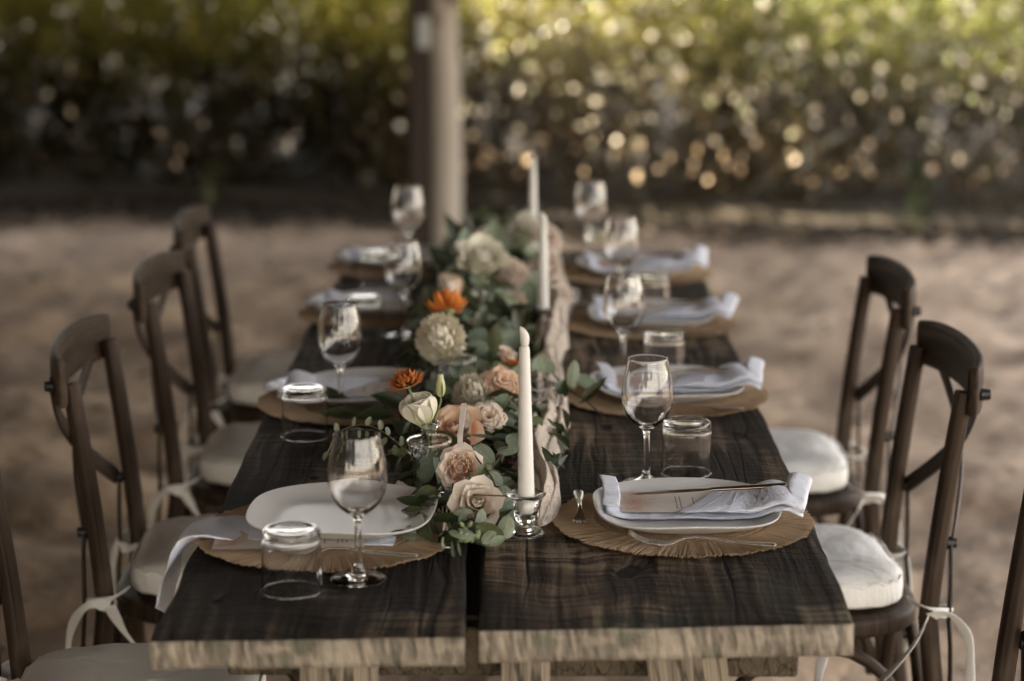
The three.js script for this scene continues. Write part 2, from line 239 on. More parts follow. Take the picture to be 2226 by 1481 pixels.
// ------------------------------------------------------------------ hedge
{
  // one leaf: folded along the midrib, four triangles
  const leafG = (l, w, f) => { const g = new THREE.BufferGeometry(); g.setAttribute('position', new THREE.Float32BufferAttribute([0, 0, 0, w / 2, l * 0.45, f, 0, l, 0, -w / 2, l * 0.45, f, 0, l * 0.5, -f * 0.4], 3)); g.setAttribute('uv', new THREE.Float32BufferAttribute([0.5, 0, 1, 0.45, 0.5, 1, 0, 0.45, 0.5, 0.5], 2)); g.setIndex([0, 1, 4, 1, 2, 4, 2, 3, 4, 3, 0, 4]); const h = g.toNonIndexed(); h.computeVertexNormals(); return h; };
  const LG = leafG(0.07, 0.034, 0.006), PG = leafG(0.046, 0.042, 0.004);
  const waxy = phys({ color: lin(1, 1, 1), roughness: 0.27, transmission: 0.35, thickness: 0, side: THREE.DoubleSide, ior: 1.6 });
  const pale = phys({ color: lin(1, 1, 1), roughness: 0.5, clearcoat: 1, clearcoatRoughness: 0.2, transmission: 0.3, thickness: 0, side: THREE.DoubleSide });
  const dull = phys({ color: lin(1, 1, 1), roughness: 0.6, specularIntensity: 0.25, transmission: 0.3, thickness: 0, side: THREE.DoubleSide });
  const stemM = std({ color: lin(0.06, 0.045, 0.032), roughness: 0.95 });
  const front = (x) => -11.62 + 0.2 * x + 0.18 * (fbm(x * 1.3, 3, 301, 3) - 0.5);
  function shrub(label, x0, x1, n, topOf, tint, seed, lean, nGlint) {
    const r = rng(seed), cz = (front(x0) + front(x1)) / 2, o = thing('hedge_shrub', label, 'hedge shrub', [(x0 + x1) / 2, 0, cz - 0.7], 0);
    const ox = o.position.x, oz = o.position.z, im = new THREE.InstancedMesh(LG, tint.dull ? dull : waxy, n), q = new THREE.Object3D(), c = new THREE.Color();
    const tufts = []; for (let i = 0; i < n / 26; i++) { const x = lerp(x0 - 0.15, x1 + 0.15, r()), y = 0.05 + r() ** 0.85 * topOf(x), d = 2.0 * r() ** lean; tufts.push([x, y * (1 + 0.12 * Math.sin(x * 3.1)), front(x) - d - (y < 0.25 ? 0.15 : 0) + 0.22 * sm(0.2, 0.7, y) * (fbm(x * 2.3, y * 3, seed, 2) - 0.4)]); }
    for (let i = 0; i < n; i++) {
      const t = tufts[(r() * tufts.length) | 0], sp = 0.11;
      q.position.set(t[0] + sp * (r() + r() - 1) - ox, Math.max(0.01, t[1] + sp * 1.2 * (r() + r() - 1)), t[2] + sp * (r() + r() - 1) - oz);
      q.rotation.set(rr(-1.6, 1.6, r), r() * 6.28, rr(-1.3, 1.3, r)); q.scale.setScalar(rr(0.6, 1.25, r)); q.updateMatrix(); im.setMatrixAt(i, q.matrix);
      const sunlitYoung = sm(0.55, 1.1, q.position.y + 0.3 * (r() - 0.5)), dry = r() < tint.dry ? 1 : 0, k = rr(0.7, 1.25, r);  // top leaves lighter: sunlight put into the colour, with some new growth
      const col = dry ? [0.17, 0.115, 0.06] : mixc(tint.old, tint.sunlitYoung, sunlitYoung);
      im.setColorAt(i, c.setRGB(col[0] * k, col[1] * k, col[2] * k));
    }
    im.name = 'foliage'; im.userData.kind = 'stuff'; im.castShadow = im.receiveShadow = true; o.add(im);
    // pale leaves added to stand in for sun glints, warmer lower down
    const pl = new THREE.InstancedMesh(PG, pale, nGlint);
    for (let i = 0; i < nGlint; i++) {
      const x = lerp(Math.max(x0, -3.4), x1, r()), y = 0.24 + r() * 0.9, z = front(x) + 0.26 - r() * 0.3;
      q.position.set(x - ox, y, z - oz); q.rotation.set(rr(-1.6, 1.6, r), r() * 6.28, rr(-1.3, 1.3, r)); q.scale.setScalar(rr(0.75, 1.3, r)); q.updateMatrix(); pl.setMatrixAt(i, q.matrix);
      const w = sm(0.62, 0.28, y + 0.2 * (r() - 0.5)), col = mixc(r() < 0.25 ? [0.62, 0.64, 0.36] : [0.84, 0.73, 0.54], [0.82, 0.58, 0.35], w); pl.setColorAt(i, c.setRGB(...col));
    }
    pl.name = 'glint_leaves'; pl.userData.kind = 'stuff'; pl.castShadow = pl.receiveShadow = true; o.add(pl);
    const st = []; for (let i = 0; i < 26; i++) { const x = lerp(Math.max(x0, -4), x1, r()) - ox, z = front(x + ox) - 0.25 - r() * 1.1 - oz, a = rr(-0.3, 0.3, r), b = rr(-0.2, 0.2, r), h = rr(0.6, 1.1, r) * 1.4, w = rr(0.012, 0.032, r); st.push(loft(spline([[x, 0, z], [x + a * 0.4, h * 0.4, z + b * 0.5], [x + a, h, z + b]], 6), (s) => w * (1.1 - 0.7 * s), (s) => w * (1.1 - 0.7 * s), V(1, 0, 0), 5)); }
    mesh('stems', merged(st), stemM, o, 'stuff');
    return o;
  }
  shrub('dense dark olive hedge shrub filling the background left of the pole', -5.0, -0.75, 74000, (x) => 1.42 + 0.5 * sm(-1.5, -2.9, x), { dull: true, old: [0.034, 0.029, 0.013], sunlitYoung: [0.25, 0.23, 0.04], dry: 0.05 }, 311, 1.0, 44);
  shrub('looser brown green hedge shrub behind the table between pole and centre', -0.75, 1.05, 22000, () => 1.42, { old: [0.1, 0.078, 0.038], sunlitYoung: [0.4, 0.37, 0.08], dry: 0.22 }, 312, 0.9, 225);
  shrub('bright dappled hedge shrub filling the background on the right', 1.05, 4.2, 40000, () => 1.46, { old: [0.088, 0.07, 0.033], sunlitYoung: [0.36, 0.37, 0.1], dry: 0.18 }, 313, 0.9, 350);
  { // dark soil sheet added to darken the gaps and foot of the hedge
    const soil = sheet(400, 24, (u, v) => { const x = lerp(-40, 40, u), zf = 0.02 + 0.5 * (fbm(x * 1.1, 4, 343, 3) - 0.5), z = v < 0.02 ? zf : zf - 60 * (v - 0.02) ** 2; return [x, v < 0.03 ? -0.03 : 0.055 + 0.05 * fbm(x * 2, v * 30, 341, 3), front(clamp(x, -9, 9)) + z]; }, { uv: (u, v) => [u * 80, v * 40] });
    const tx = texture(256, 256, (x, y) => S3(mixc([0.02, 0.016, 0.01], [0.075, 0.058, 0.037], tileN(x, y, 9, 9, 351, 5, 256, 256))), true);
    structure(tag(mesh('soil', soil, std({ map: rep(tx, 0.5, 0.5), roughness: 1 })), 'added dark soil sheet under and behind the hedge', 'soil'));
  }
  // leaf litter under the hedge
  {
    const r = rng(321), n = 9000, im = new THREE.InstancedMesh(LG, std({ color: lin(1, 1, 1), roughness: 0.85, side: THREE.DoubleSide }), n), q = new THREE.Object3D(), c = new THREE.Color();
    for (let i = 0; i < n; i++) { const x = rr(-4.4, 4.2, r), d = (r() + r() + r() - 1.4) * 0.55; q.position.set(x, 0.02 + r() * 0.02, front(x) + d); q.rotation.set(-1.57 + rr(-0.5, 0.5, r), rr(-0.5, 0.5, r), r() * 6.28); q.scale.setScalar(rr(0.7, 1.4, r)); q.updateMatrix(); im.setMatrixAt(i, q.matrix); const k = rr(0.4, 1.2, r); im.setColorAt(i, c.setRGB(0.052 * k, 0.038 * k, 0.024 * k)); }
    for (let i = 0; i < 240; i++) { const z = rr(-10.8, -3.2, r), x = rr(-3, 3, r); q.position.set(x, 0.03 + r() * 0.02, z); q.rotation.set(-1.57 + rr(-0.5, 0.5, r), rr(-0.5, 0.5, r), r() * 6.28); q.scale.setScalar(rr(0.5, 1.1, r)); q.updateMatrix(); im.setMatrixAt(i, q.matrix); }
    im.name = 'leaf_litter'; im.castShadow = im.receiveShadow = true; scene.add(im); tag(im, 'dark fallen leaves on the sand, thickest along the foot of the hedge', 'leaf litter', null, 'stuff');
  }
  // tall trees added out of view to block sky behind hedge and camera
  {
    const big = leafG(0.3, 0.16, 0.03), bark = std({ color: lin(0.09, 0.07, 0.055), roughness: 0.95 }), cm = phys({ color: lin(1, 1, 1), roughness: 0.5, transmission: 0.3, thickness: 0, side: THREE.DoubleSide });
    [['leftmost added tree blocking the sky behind the hedge', -9.5, -16.5, 7.5], ['second added tree from the left blocking the sky behind the hedge', -4.2, -18.5, 8.5], ['middle added tree blocking the sky behind the hedge', 0.4, -17.0, 8], ['second added tree from the right blocking the sky behind the hedge', 4.6, -18.0, 8.6], ['rightmost added tree blocking the sky behind the hedge', 9.0, -16.0, 7.4], ['added tree blocking light behind the camera, farthest to the left', -6.5, 8, 6.5], ['added tree blocking light behind the camera, nearer the middle', -2.8, 10.5, 7]].forEach(([label, x, z, h], k) => {
      const r = rng(360 + k), o = thing('added_shade_tree', label, 'tree', [x, 0, z]), n = 5200, im = new THREE.InstancedMesh(big, cm, n), q = new THREE.Object3D(), c = new THREE.Color(), blobs = [], limbs = [];
      for (let i = 0; i < 15; i++) { const a = r() * 6.28, d = rr(0.4, 2.6, r), y = rr(0.22, 0.95, r) * h; blobs.push([Math.cos(a) * d, y, Math.sin(a) * d, rr(0.9, 1.5, r)]); limbs.push(loft(spline([[0, h * 0.25, 0], [Math.cos(a) * d * 0.4, lerp(h * 0.3, y, 0.6), Math.sin(a) * d * 0.4], [Math.cos(a) * d, y, Math.sin(a) * d]], 6), (s) => 0.12 * (1 - 0.7 * s), (s) => 0.12 * (1 - 0.7 * s), V(1, 0, 0), 6)); }
      for (let i = 0; i < n; i++) { const b = blobs[(r() * 15) | 0], u = V(r() - 0.5, r() - 0.5, r() - 0.5).normalize().multiplyScalar(b[3] * r() ** 0.4); q.position.set(b[0] + u.x, b[1] + u.y * 0.8, b[2] + u.z); q.rotation.set(rr(-1.4, 1.4, r), r() * 6.28, rr(-1.2, 1.2, r)); q.scale.setScalar(rr(0.7, 1.3, r)); q.updateMatrix(); im.setMatrixAt(i, q.matrix); const g = rr(0.6, 1.2, r); im.setColorAt(i, c.setRGB(0.06 * g, 0.075 * g, 0.025 * g)); }
      im.name = 'crown'; im.userData.kind = 'stuff'; im.castShadow = im.receiveShadow = true; o.add(im);
      mesh('trunk', merged([loft(spline([[0, -0.1, 0], [0.1, h * 0.3, 0.05], [-0.05, h * 0.75, 0]], 10), (s) => 0.36 * (1 - 0.6 * s), (s) => 0.36 * (1 - 0.6 * s), V(1, 0, 0), 10), ...limbs]), bark, o);
    });
  }
  // fresh sprouts in front of the hedge
  function sprout(label, x, z, n, s, seed, col) {
    const r = rng(seed), o = thing('sapling', label, 'sapling', [x, 0, z]), ls = [], st = [];
    for (let k = 0; k < 5; k++) { const a = r() * 6.28, d = 0.07 * s * r(), h = s * rr(0.6, 1, r); st.push(loft(spline([[0, 0, 0], [Math.cos(a) * d, h * 0.5, Math.sin(a) * d], [Math.cos(a) * d * 2, h, Math.sin(a) * d * 2]], 5), 0.006, 0.006, V(1, 0, 0), 5)); }
    const m = phys({ color: lin(...col), roughness: 0.4, transmission: 0.35, thickness: 0, side: THREE.DoubleSide });
    mesh('stems', merged(st), M.stem, o, 'stuff');
    for (let i = 0; i < n; i++) { const h = s * rr(0.25, 1.05, r), a = r() * 6.28; const l = mesh('leaf', LG, m, o); l.position.set(Math.cos(a) * 0.06 * s, h, Math.sin(a) * 0.06 * s); l.rotation.set(rr(0.5, 1.9, r), a, 0); l.rotation.order = 'YXZ'; l.scale.setScalar(rr(1, 1.9, r)); }
  }
  sprout('fresh green sapling at the foot of the hedge on the right', 1.92, -11.0, 26, 0.32, 331, [0.045, 0.07, 0.018]);
  sprout('small yellow green sapling at the foot of the hedge on the left', -1.75, -11.75, 14, 0.26, 332, [0.06, 0.058, 0.014]);
}
// ------------------------------------------------------------------ table
const TOP = 0.76;
{
  const t = thing('banquet_table', 'long rustic banquet table of two dark rough-sawn planks with pale sawn ends', 'table', [0, 0, -4.1]);
  const OZ = -4.1;
  function plank(x0, x1, zn, zf, th, seed, m, skew) {
    const nz = 90, nx = 26, bottom = TOP - th;
    const edge = (s, z) => (s < 0 ? x0 : x1) + 0.011 * (fbm(z * 3, s * 5, seed, 3) - 0.5) * 2 + 0.003 * (fbm(z * 22, s, seed + 3, 2) - 0.5);
    const zEnd = (x) => zn + skew * (x - x0) + 0.006 * (fbm(x * 18, 1, seed + 6, 3) - 0.5);
    // section: up the left side, over the top, down the right side, back under
    const ring = []; for (let i = 0; i <= 3; i++) ring.push([0, i / 3 * 0.86]); for (let i = 0; i <= nx; i++) ring.push([i / nx, 1]); for (let i = 3; i >= 0; i--) ring.push([1, i / 3 * 0.86]); for (let i = 6; i >= 0; i--) ring.push([i / 6, 0]);
    const P = (k, z, inset = 0) => { const [a, b] = ring[k], xl = edge(-1, z), xr = edge(1, z), c = b === 1 && (a === 0 || a === 1) ? 0.005 : 0; let x = lerp(xl, xr, a); if (c) x += a === 0 ? c : -c; const wob = b === 1 ? 0.003 * (fbm(x * 9, z * 9, seed + 9, 3) - 0.5) - inset : 0; return [x, bottom + b * th + wob, z - OZ]; };
    const rows = []; for (let j = 0; j <= nz; j++) rows.push(j / nz);
    const g = sheet(ring.length - 1, nz, (u, v) => { const k = Math.round(u * (ring.length - 1)), pz = lerp(zn, zf, v), p = P(k, pz, v === 0 ? 0.004 : 0); if (v === 0) p[2] = zEnd(p[0]) - OZ; return p; }, { wrapU: true, uv: (u, v) => { const k = Math.round(u * (ring.length - 1)); const p = P(k, lerp(zn, zf, v)); return [p[0] - x0 + (p[1] - TOP) * 0.9, v * (zn - zf)]; } });
    const o = mesh('plank', g, m, t);
    const cap = (name, z0, dir, mm) => mesh(name, sheet(48, 8, (u, v) => { const z = dir > 0 ? zn : zf, xl = edge(-1, z), xr = edge(1, z), x = lerp(xl, xr, u), rim = Math.min(u, 1 - u) < 0.001 || v < 0.001 || v > 0.999; const ze = dir > 0 ? zEnd(x) : z; return [dir > 0 ? x : lerp(xr, xl, u), bottom + v * (th - 0.003) + (v > 0.99 ? 0.0025 * (fbm(x * 40, 3, seed, 3) - 0.7) : 0), ze - OZ + dir * (rim ? 0.0 : 0.003 + 0.007 * fbm(x * 30, v * 3, seed + 12, 3))]; }, { uv: (u, v) => [u * (x1 - x0), v * th] }), mm, o);
    cap('end_grain', zn, 1, M.endGrain); cap('end_grain', zf, -1, M.endGrain);
  }
  plank(-0.49, -0.095, -2.655, -5.75, 0.041, 501, M.plankL, -0.05);
  plank(-0.071, 0.417, -2.7, -5.78, 0.046, 517, M.plankR, -0.07);
  // trestle legs: broad boards set under the planks, a cross beam between
  const leg = (xt, xb, w, z, th = 0.045) => { const a = mesh('leg', sheetBox(xt, xb, w, z - OZ, th), M.board, t); return a; };
  function sheetBox(xt, xb, w, z, th) { const g = new RoundedBoxGeometry(w, 0.73, th, 2, 0.004); g.translate(0, -0.365, 0); const p = g.attributes.position; for (let i = 0; i < p.count; i++) { const y = p.getY(i); p.setX(i, p.getX(i) + lerp(xt, xb, -y / 0.73)); p.setY(i, y + TOP - 0.047); p.setZ(i, p.getZ(i) + z); } const uv = []; for (let i = 0; i < p.count; i++) uv.push(p.getX(i) - lerp(xt, xb, (TOP - 0.047 - p.getY(i)) / 0.73), p.getY(i)); g.setAttribute('uv', new THREE.Float32BufferAttribute(uv, 2)); return g; }
  for (const z of [-2.83, -5.55]) { leg(-0.262, -0.275, 0.104, z); leg(-0.012, -0.012, 0.066, z); leg(0.2, 0.29, 0.108, z - 0.02); }
  for (const z of [-2.91, -5.47]) mesh('cross_beam', new RoundedBoxGeometry(0.78, 0.07, 0.09, 2, 0.006).translate(-0.03, TOP - 0.09, z - OZ), M.beam, t);
  mesh('gap_beam', new RoundedBoxGeometry(0.09, 0.05, 2.6, 2, 0.006).translate(-0.083, TOP - 0.074, -4.2 - OZ), M.beam, t);  // dark beam added to block the lit view through the plank gap
}
// ------------------------------------------------------------------ chairs (front faces +x)
function makeChair(label) {
  const t = thing('crossback_chair', label, 'chair', [0, 0, 0], 0, 'crossback chairs along the table');
  const sx = (y) => -0.2 - (y > 0.46 ? 0.05 * ((y - 0.46) / 0.44) ** 1.3 : 0.055 * ((0.46 - y) / 0.46));
  for (const s of [-1, 1]) {
    mesh('back_post', loft(Array.from({ length: 14 }, (_, i) => { const y = i / 13 * 0.865; return V(sx(y), y, s * (0.182 + 0.012 * (y / 0.9))); }), (q) => 0.037 - 0.006 * q, (q) => 0.037 - 0.005 * q, V(0, 0, 1), 12), M.chair, t);
    mesh('front_leg', loft([V(0.19, 0, s * 0.19), V(0.18, 0.2, s * 0.185), V(0.172, 0.445, s * 0.18)], (q) => 0.026 + 0.01 * q, (q) => 0.026 + 0.01 * q, V(0, 0, 1), 12), M.chair, t);
  }
  // top rail: a bent board wrapping behind the posts
  const arc = (a, y) => [-0.258 - 0.032 * Math.cos(a * 1.3) + 0.014 * Math.abs(a) ** 4, y, Math.sin(a * 1.05) * 0.252];
  mesh('top_rail', (() => {
    const n = 28, ring = []; for (let i = 0; i < 20; i++) { const b = i / 20 * 2 * Math.PI; ring.push([Math.sign(Math.cos(b)) * Math.abs(Math.cos(b)) ** 0.4 * 0.0085, Math.sign(Math.sin(b)) * Math.abs(Math.sin(b)) ** 0.5]); } ring.push(ring[0]);
    return sheet(20, n + 2, (u, v) => { const j = Math.round(v * (n + 2)), k = clamp((j - 1) / n), a = lerp(-1, 1, k), e = j === 0 || j === n + 2 ? 0 : 1, [tx, ty] = ring[Math.round(u * 20)], hh = 0.043 - 0.004 * Math.abs(a) ** 4, P = arc(a, 0.866 + 0.006 * Math.cos(a * 1.5)), Q = arc(a + 0.01, 0), nx = -(Q[2] - P[2]), nz = Q[0] - P[0], L = Math.hypot(nx, nz); return [P[0] + nx / L * tx * e, P[1] + ty * hh * e + (ty > 0 ? 0.004 : 0), P[2] + nz / L * tx * e]; }, { wrapU: true, uv: (u, v) => [u * 0.2, v * 0.5] });
  })(), M.chair, t);
  // two bent straps that cross behind the sitter, bolted to rail and posts
  for (const s of [-1, 1]) {
    const z = (q) => s * lerp(0.2, -0.187, q);
    const st = mesh('back_strap', loft(Array.from({ length: 22 }, (_, i) => { const q = i / 21, y = lerp(0.865, 0.6, q); return V(lerp(arc(0.95, 0)[0] - 0.012, sx(0.6) - 0.02, q) - 0.03 * Math.sin(Math.PI * q) - (s > 0 ? 0.007 : 0), y, z(q)); }), 0.031, 0.007, V(0, 1, 0), 8, 4), M.strap, t);
    const low = [sx(0.6) - 0.024, 0.6, -s * 0.187], up = [arc(0.93, 0)[0] - 0.02, 0.862, s * 0.2];
    for (const p of [low, up]) mesh('bolt', new THREE.CylinderGeometry(0.009, 0.011, 0.016, 10).rotateZ(Math.PI / 2).translate(p[0], p[1], p[2]), M.bolt, st);
    const br = mesh('side_brace', loft(Array.from({ length: 16 }, (_, i) => { const q = i / 15, y = lerp(0.6, 0.3, q); return V(sx(y) - 0.022 - 0.014 * Math.sin(q * Math.PI), y, s * 0.188); }), 0.02, 0.006, V(0, 0, 1), 8, 4), M.strap, t);
    mesh('bolt', new THREE.CylinderGeometry(0.008, 0.01, 0.014, 10).rotateZ(Math.PI / 2).translate(sx(0.31) - 0.026, 0.31, s * 0.188), M.bolt, br);
  }
  const sq = (a, ex, w, d, fr) => { const c = Math.cos(a), q = Math.sin(a), e = 2 / ex, X = Math.sign(c) * Math.abs(c) ** e, Z = Math.sign(q) * Math.abs(q) ** e; return [X * d, Z * w * (1 + fr * X)]; };
  mesh('seat', (() => { const prof = [[0, 0.472], [0.9, 0.47], [0.985, 0.466], [1, 0.455], [1, 0.437], [0.97, 0.43], [0, 0.43]]; return sheet(48, prof.length - 1, (u, v) => { const [k, y] = prof[Math.round(v * (prof.length - 1))], [x, z] = sq(-u * 2 * Math.PI, 3.2, 0.205, 0.205, 0.07); return [x * k, y, z * k]; }, { wrapU: true, uv: (u, v) => { const [k] = prof[Math.round(v * (prof.length - 1))]; return [Math.cos(u * 6.283) * 0.2 * k, Math.sin(u * 6.283) * 0.2 * k]; } }); })(), M.chair, t);
  for (const s of [-1, 1]) {
    mesh('arch_brace', loft(Array.from({ length: 17 }, (_, i) => { const a = Math.PI * i / 16; return V(Math.cos(a) * 0.165 - 0.01, 0.235 + Math.sin(a) * 0.18, s * (0.178 + 0.004 * Math.sin(a))); }), 0.024, 0.022, V(0, 0, 1), 10), M.chair, t);
    mesh('arch_brace', loft(Array.from({ length: 17 }, (_, i) => { const a = Math.PI * i / 16; return V(s > 0 ? 0.165 : -0.2, 0.235 + Math.sin(a) * 0.18, Math.cos(a) * 0.16); }), 0.024, 0.022, V(1, 0, 0), 10), M.chair, t);
  }
  return t;
}
function makeCushion(label, seed) {
  const t = thing('seat_cushion', label, 'cushion', [0, 0, 0], 0, 'tied cushions on the chairs');
  const prof = [[0, 0.528], [0.3, 0.53], [0.6, 0.533], [0.8, 0.533], [0.91, 0.529], [0.97, 0.521], [0.985, 0.517], [0.998, 0.5], [0.995, 0.484], [0.975, 0.478], [0.6, 0.474], [0, 0.473]];
  mesh('pad', sheet(72, prof.length - 1, (u, v) => { const [k, y] = prof[Math.round(v * (prof.length - 1))], a = -u * 2 * Math.PI, c = Math.cos(a), q = Math.sin(a), X = Math.sign(c) * Math.abs(c) ** 0.44, Z = Math.sign(q) * Math.abs(q) ** 0.44; const x = X * 0.185 * k + 0.012, z = Z * 0.19 * (1 + 0.06 * X) * k; return [x + 0.004 * (fbm(u * 30, v * 5, seed, 3) - 0.5), y + (k < 0.98 && y > 0.5 ? 0.014 * (fbm(x * 11, z * 11, seed + 2, 4) - 0.5) : 0.006 * (fbm(u * 24, v * 9, seed + 4, 2) - 0.5)), z]; }, { wrapU: true, uv: (u, v) => { const [k] = prof[Math.round(v * (prof.length - 1))], y = prof[Math.round(v * (prof.length - 1))][1]; const kk = k + (0.53 - y) * 2; return [Math.cos(u * 6.283) * 0.19 * kk + 0.5, Math.sin(u * 6.283) * 0.19 * kk + 0.5]; } }), M.cushion, t);
  mesh('piping', loft(Array.from({ length: 73 }, (_, i) => { const a = -i / 72 * 2 * Math.PI, c = Math.cos(a), q = Math.sin(a), X = Math.sign(c) * Math.abs(c) ** 0.44, Z = Math.sign(q) * Math.abs(q) ** 0.44; return V(X * 0.182 + 0.012, 0.519 + 0.003 * Math.sin(i * 1.7 + seed), Z * 0.187 * (1 + 0.06 * X)); }), 0.005, 0.005, V(0, 1, 0.01), 6), M.tie, t);
  const rib = (list, n = 30, tw = 0) => loft(spline(list, n), (s) => 0.018 + 0.004 * Math.sin(s * 19 + seed), 0.0025, (s) => V(Math.sin(s * 5 + tw), 1, Math.cos(s * 3 + tw)), 8, 4);
  for (const s of [-1, 1]) {
    mesh('tie', merged([
      rib([[-0.165, 0.49, s * 0.165], [-0.19, 0.485, s * 0.21], [-0.228, 0.475, s * 0.2], [-0.235, 0.47, s * 0.17], [-0.215, 0.468, s * 0.155], [-0.18, 0.47, s * 0.2]], 24, 1),
      rib([[-0.19, 0.472, s * 0.208], [-0.22, 0.482, s * 0.225], [-0.25, 0.45, s * 0.23], [-0.262, 0.38, s * 0.226], [-0.255, 0.3, s * 0.222], [-0.265, 0.26, s * 0.22]], 24, 2),
      rib([[-0.19, 0.472, s * 0.208], [-0.16, 0.43, s * 0.23], [-0.12, 0.385, s * 0.236], [-0.075, 0.345, s * 0.236], [-0.03, 0.335, s * 0.235], [0.0, 0.36, s * 0.228], [-0.006, 0.41, s * 0.22]], 24, 3)]), M.tie, t);
  }
  return t;
}
{
  const spots = [ // x, z, turn, chair label, cushion label
    [-0.605, -3.13, 0.03, 'dark crossback chair cut off by the left edge of the photo', 'grey beige cushion at the bottom left edge, on the cut-off left chair'],
    [-0.552, -3.87, 0.02, 'nearest whole dark crossback chair on the left side of the table', 'beige cushion with long hanging ties on the nearest whole left chair'],
    [-0.54, -4.62, -0.02, 'middle dark crossback chair on the left, between two others', 'beige cushion with one hanging tie on the middle left chair'],
    [-0.58, -5.36, 0.02, 'farthest dark crossback chair on the left side of the table', 'pale cushion on the farthest left chair'],
    [0.49, -2.93, Math.PI, 'dark crossback chair cut off by the right edge of the photo', ''],
    [0.47, -3.81, Math.PI + 0.03, 'nearest whole brown crossback chair on the right side of the table', 'crumpled white cushion with looping ties on the nearest whole right chair'],
    [0.485, -4.57, Math.PI + 0.02, 'farther dark crossback chair on the right side of the table', 'plump white cushion with a knotted tie on the farther right chair'],
  ];
  let c0, k0;
  spots.forEach(([x, z, a, l1, l2], i) => {
    if (!i) { c0 = makeChair(l1); k0 = makeCushion(l2, 7); c0.position.set(x, 0, z); c0.rotation.y = a; k0.position.set(x, 0, z); k0.rotation.y = a; } else { dup(c0, l1, [x, 0, z], a); l2 && dup(k0, l2, [x, 0, z], a + (i % 3 - 1) * 0.04); }
  });
}
// ------------------------------------------------------------------ place settings
const ST = TOP + 0.0025;                                  // things stand on the planks' uneven top
const ORD = ['nearest', 'second', 'third', 'farthest'];
const RMAT = [[0.222, -3.195], [0.242, -4.045], [0.25, -4.755], [0.243, -5.41]];
const LMAT = [[-0.303, -3.12], [-0.318, -3.98], [-0.335, -4.86], [-0.33, -5.5]];
function makeMat(label) {
  const t = thing('woven_placemat', label, 'placemat', [0, 0, 0], 0, 'round woven placemats with frayed rims'), R = 0.138, r = rng(601);
  const prof = (k) => 0.0035 + 0.0022 * Math.abs(Math.sin(k * Math.PI * 13));
  mesh('woven_disc', sheet(220, 105, (u, v) => { const k = v, a = -u * 2 * Math.PI, y = (k > 0.99 ? 0.0005 : prof(k)) + 0.0009 * Math.sin(a * Math.round(12 + k * 130) + Math.floor(k * 13) * 1.3); return [Math.cos(a) * R * k, y, Math.sin(a) * R * k]; }, { wrapU: true, uv: (u, v) => [v * 0.8, u * 4] }), M.straw, t);
  const f = []; // radial straws of the frayed rim
  for (let i = 0; i < 940; i++) { const a = i / 940 * 2 * Math.PI + 0.004 * r(), l = 0.194 + 0.005 * (r() - 0.5) + 0.0015 * Math.sin(a * 17), w = 0.0015, y0 = 0.0045 + 0.0014 * r(), y1 = 0.0018 + 0.003 * r(), b = a + 0.02 * (r() - 0.5) + 0.02; const g = new THREE.CylinderGeometry(w * 0.5, w * 0.62, 1, 5, 1); g.translate(0, 0.5, 0); const A = V(Math.cos(a) * (R - 0.004), y0, Math.sin(a) * (R - 0.004)), B = V(Math.cos(b) * l, y1, Math.sin(b) * l); const d = B.clone().sub(A); g.applyMatrix4(new THREE.Matrix4().compose(A, new THREE.Quaternion().setFromUnitVectors(V(0, 1, 0), d.clone().normalize()), V(1, d.length(), 1))); const uv = g.attributes.uv; for (let k = 0; k < uv.count; k++) uv.setXY(k, (i * 0.618) % 1, uv.getY(k) * 0.3 + (i % 7) * 0.1); f.push(g); }
  mesh('frayed_rim', merged(f), M.strawFringe, t, 'stuff');
  mesh('rim_backing', sheet(72, 4, (u, v) => { const a = -u * 2 * Math.PI, k = lerp(R - 0.004, 0.172, v); return [Math.cos(a) * k, 0.0008 * (1 - v) + 0.0004, Math.sin(a) * k]; }, { wrapU: true, uv: (u, v) => [u * 20, v] }), M.straw, t);
  return t;
}
function makePlate(label) {
  const t = thing('rounded_square_plate', label, 'plate', [0, 0, 0], 0, 'pale rounded square dinner plates');
  const prof = [[0, 0.0075], [0.3, 0.0075], [0.55, 0.0078], [0.68, 0.0085], [0.77, 0.0115], [0.86, 0.0165], [0.94, 0.0215], [0.98, 0.024], [0.995, 0.0243], [1, 0.0235], [0.997, 0.0222], [0.94, 0.018], [0.84, 0.0115], [0.74, 0.005], [0.66, 0.0015], [0.6, 0.0], [0.56, 0.001], [0, 0.0015]];
  const H = 0.138; const P = smoothProfile(prof, 60);
  mesh('glazed_dish', sheet(96, P.length - 1, (u, v) => { const [k, y] = P[Math.round(v * (P.length - 1))], a = -u * 2 * Math.PI, c = Math.cos(a), s = Math.sin(a), m = (Math.abs(c) ** 3 + Math.abs(s) ** 3) ** (-1 / 3), m2 = lerp(1, m, sm(0.2, 0.8, k)); return [c * H * k * m2, y + 0.0018 * sm(0.7, 1, k) * Math.cos(a * 4), s * H * k * m2]; }, { wrapU: true, uv: (u, v) => [u, v] }), M.ceramic, t);
  return t;
}
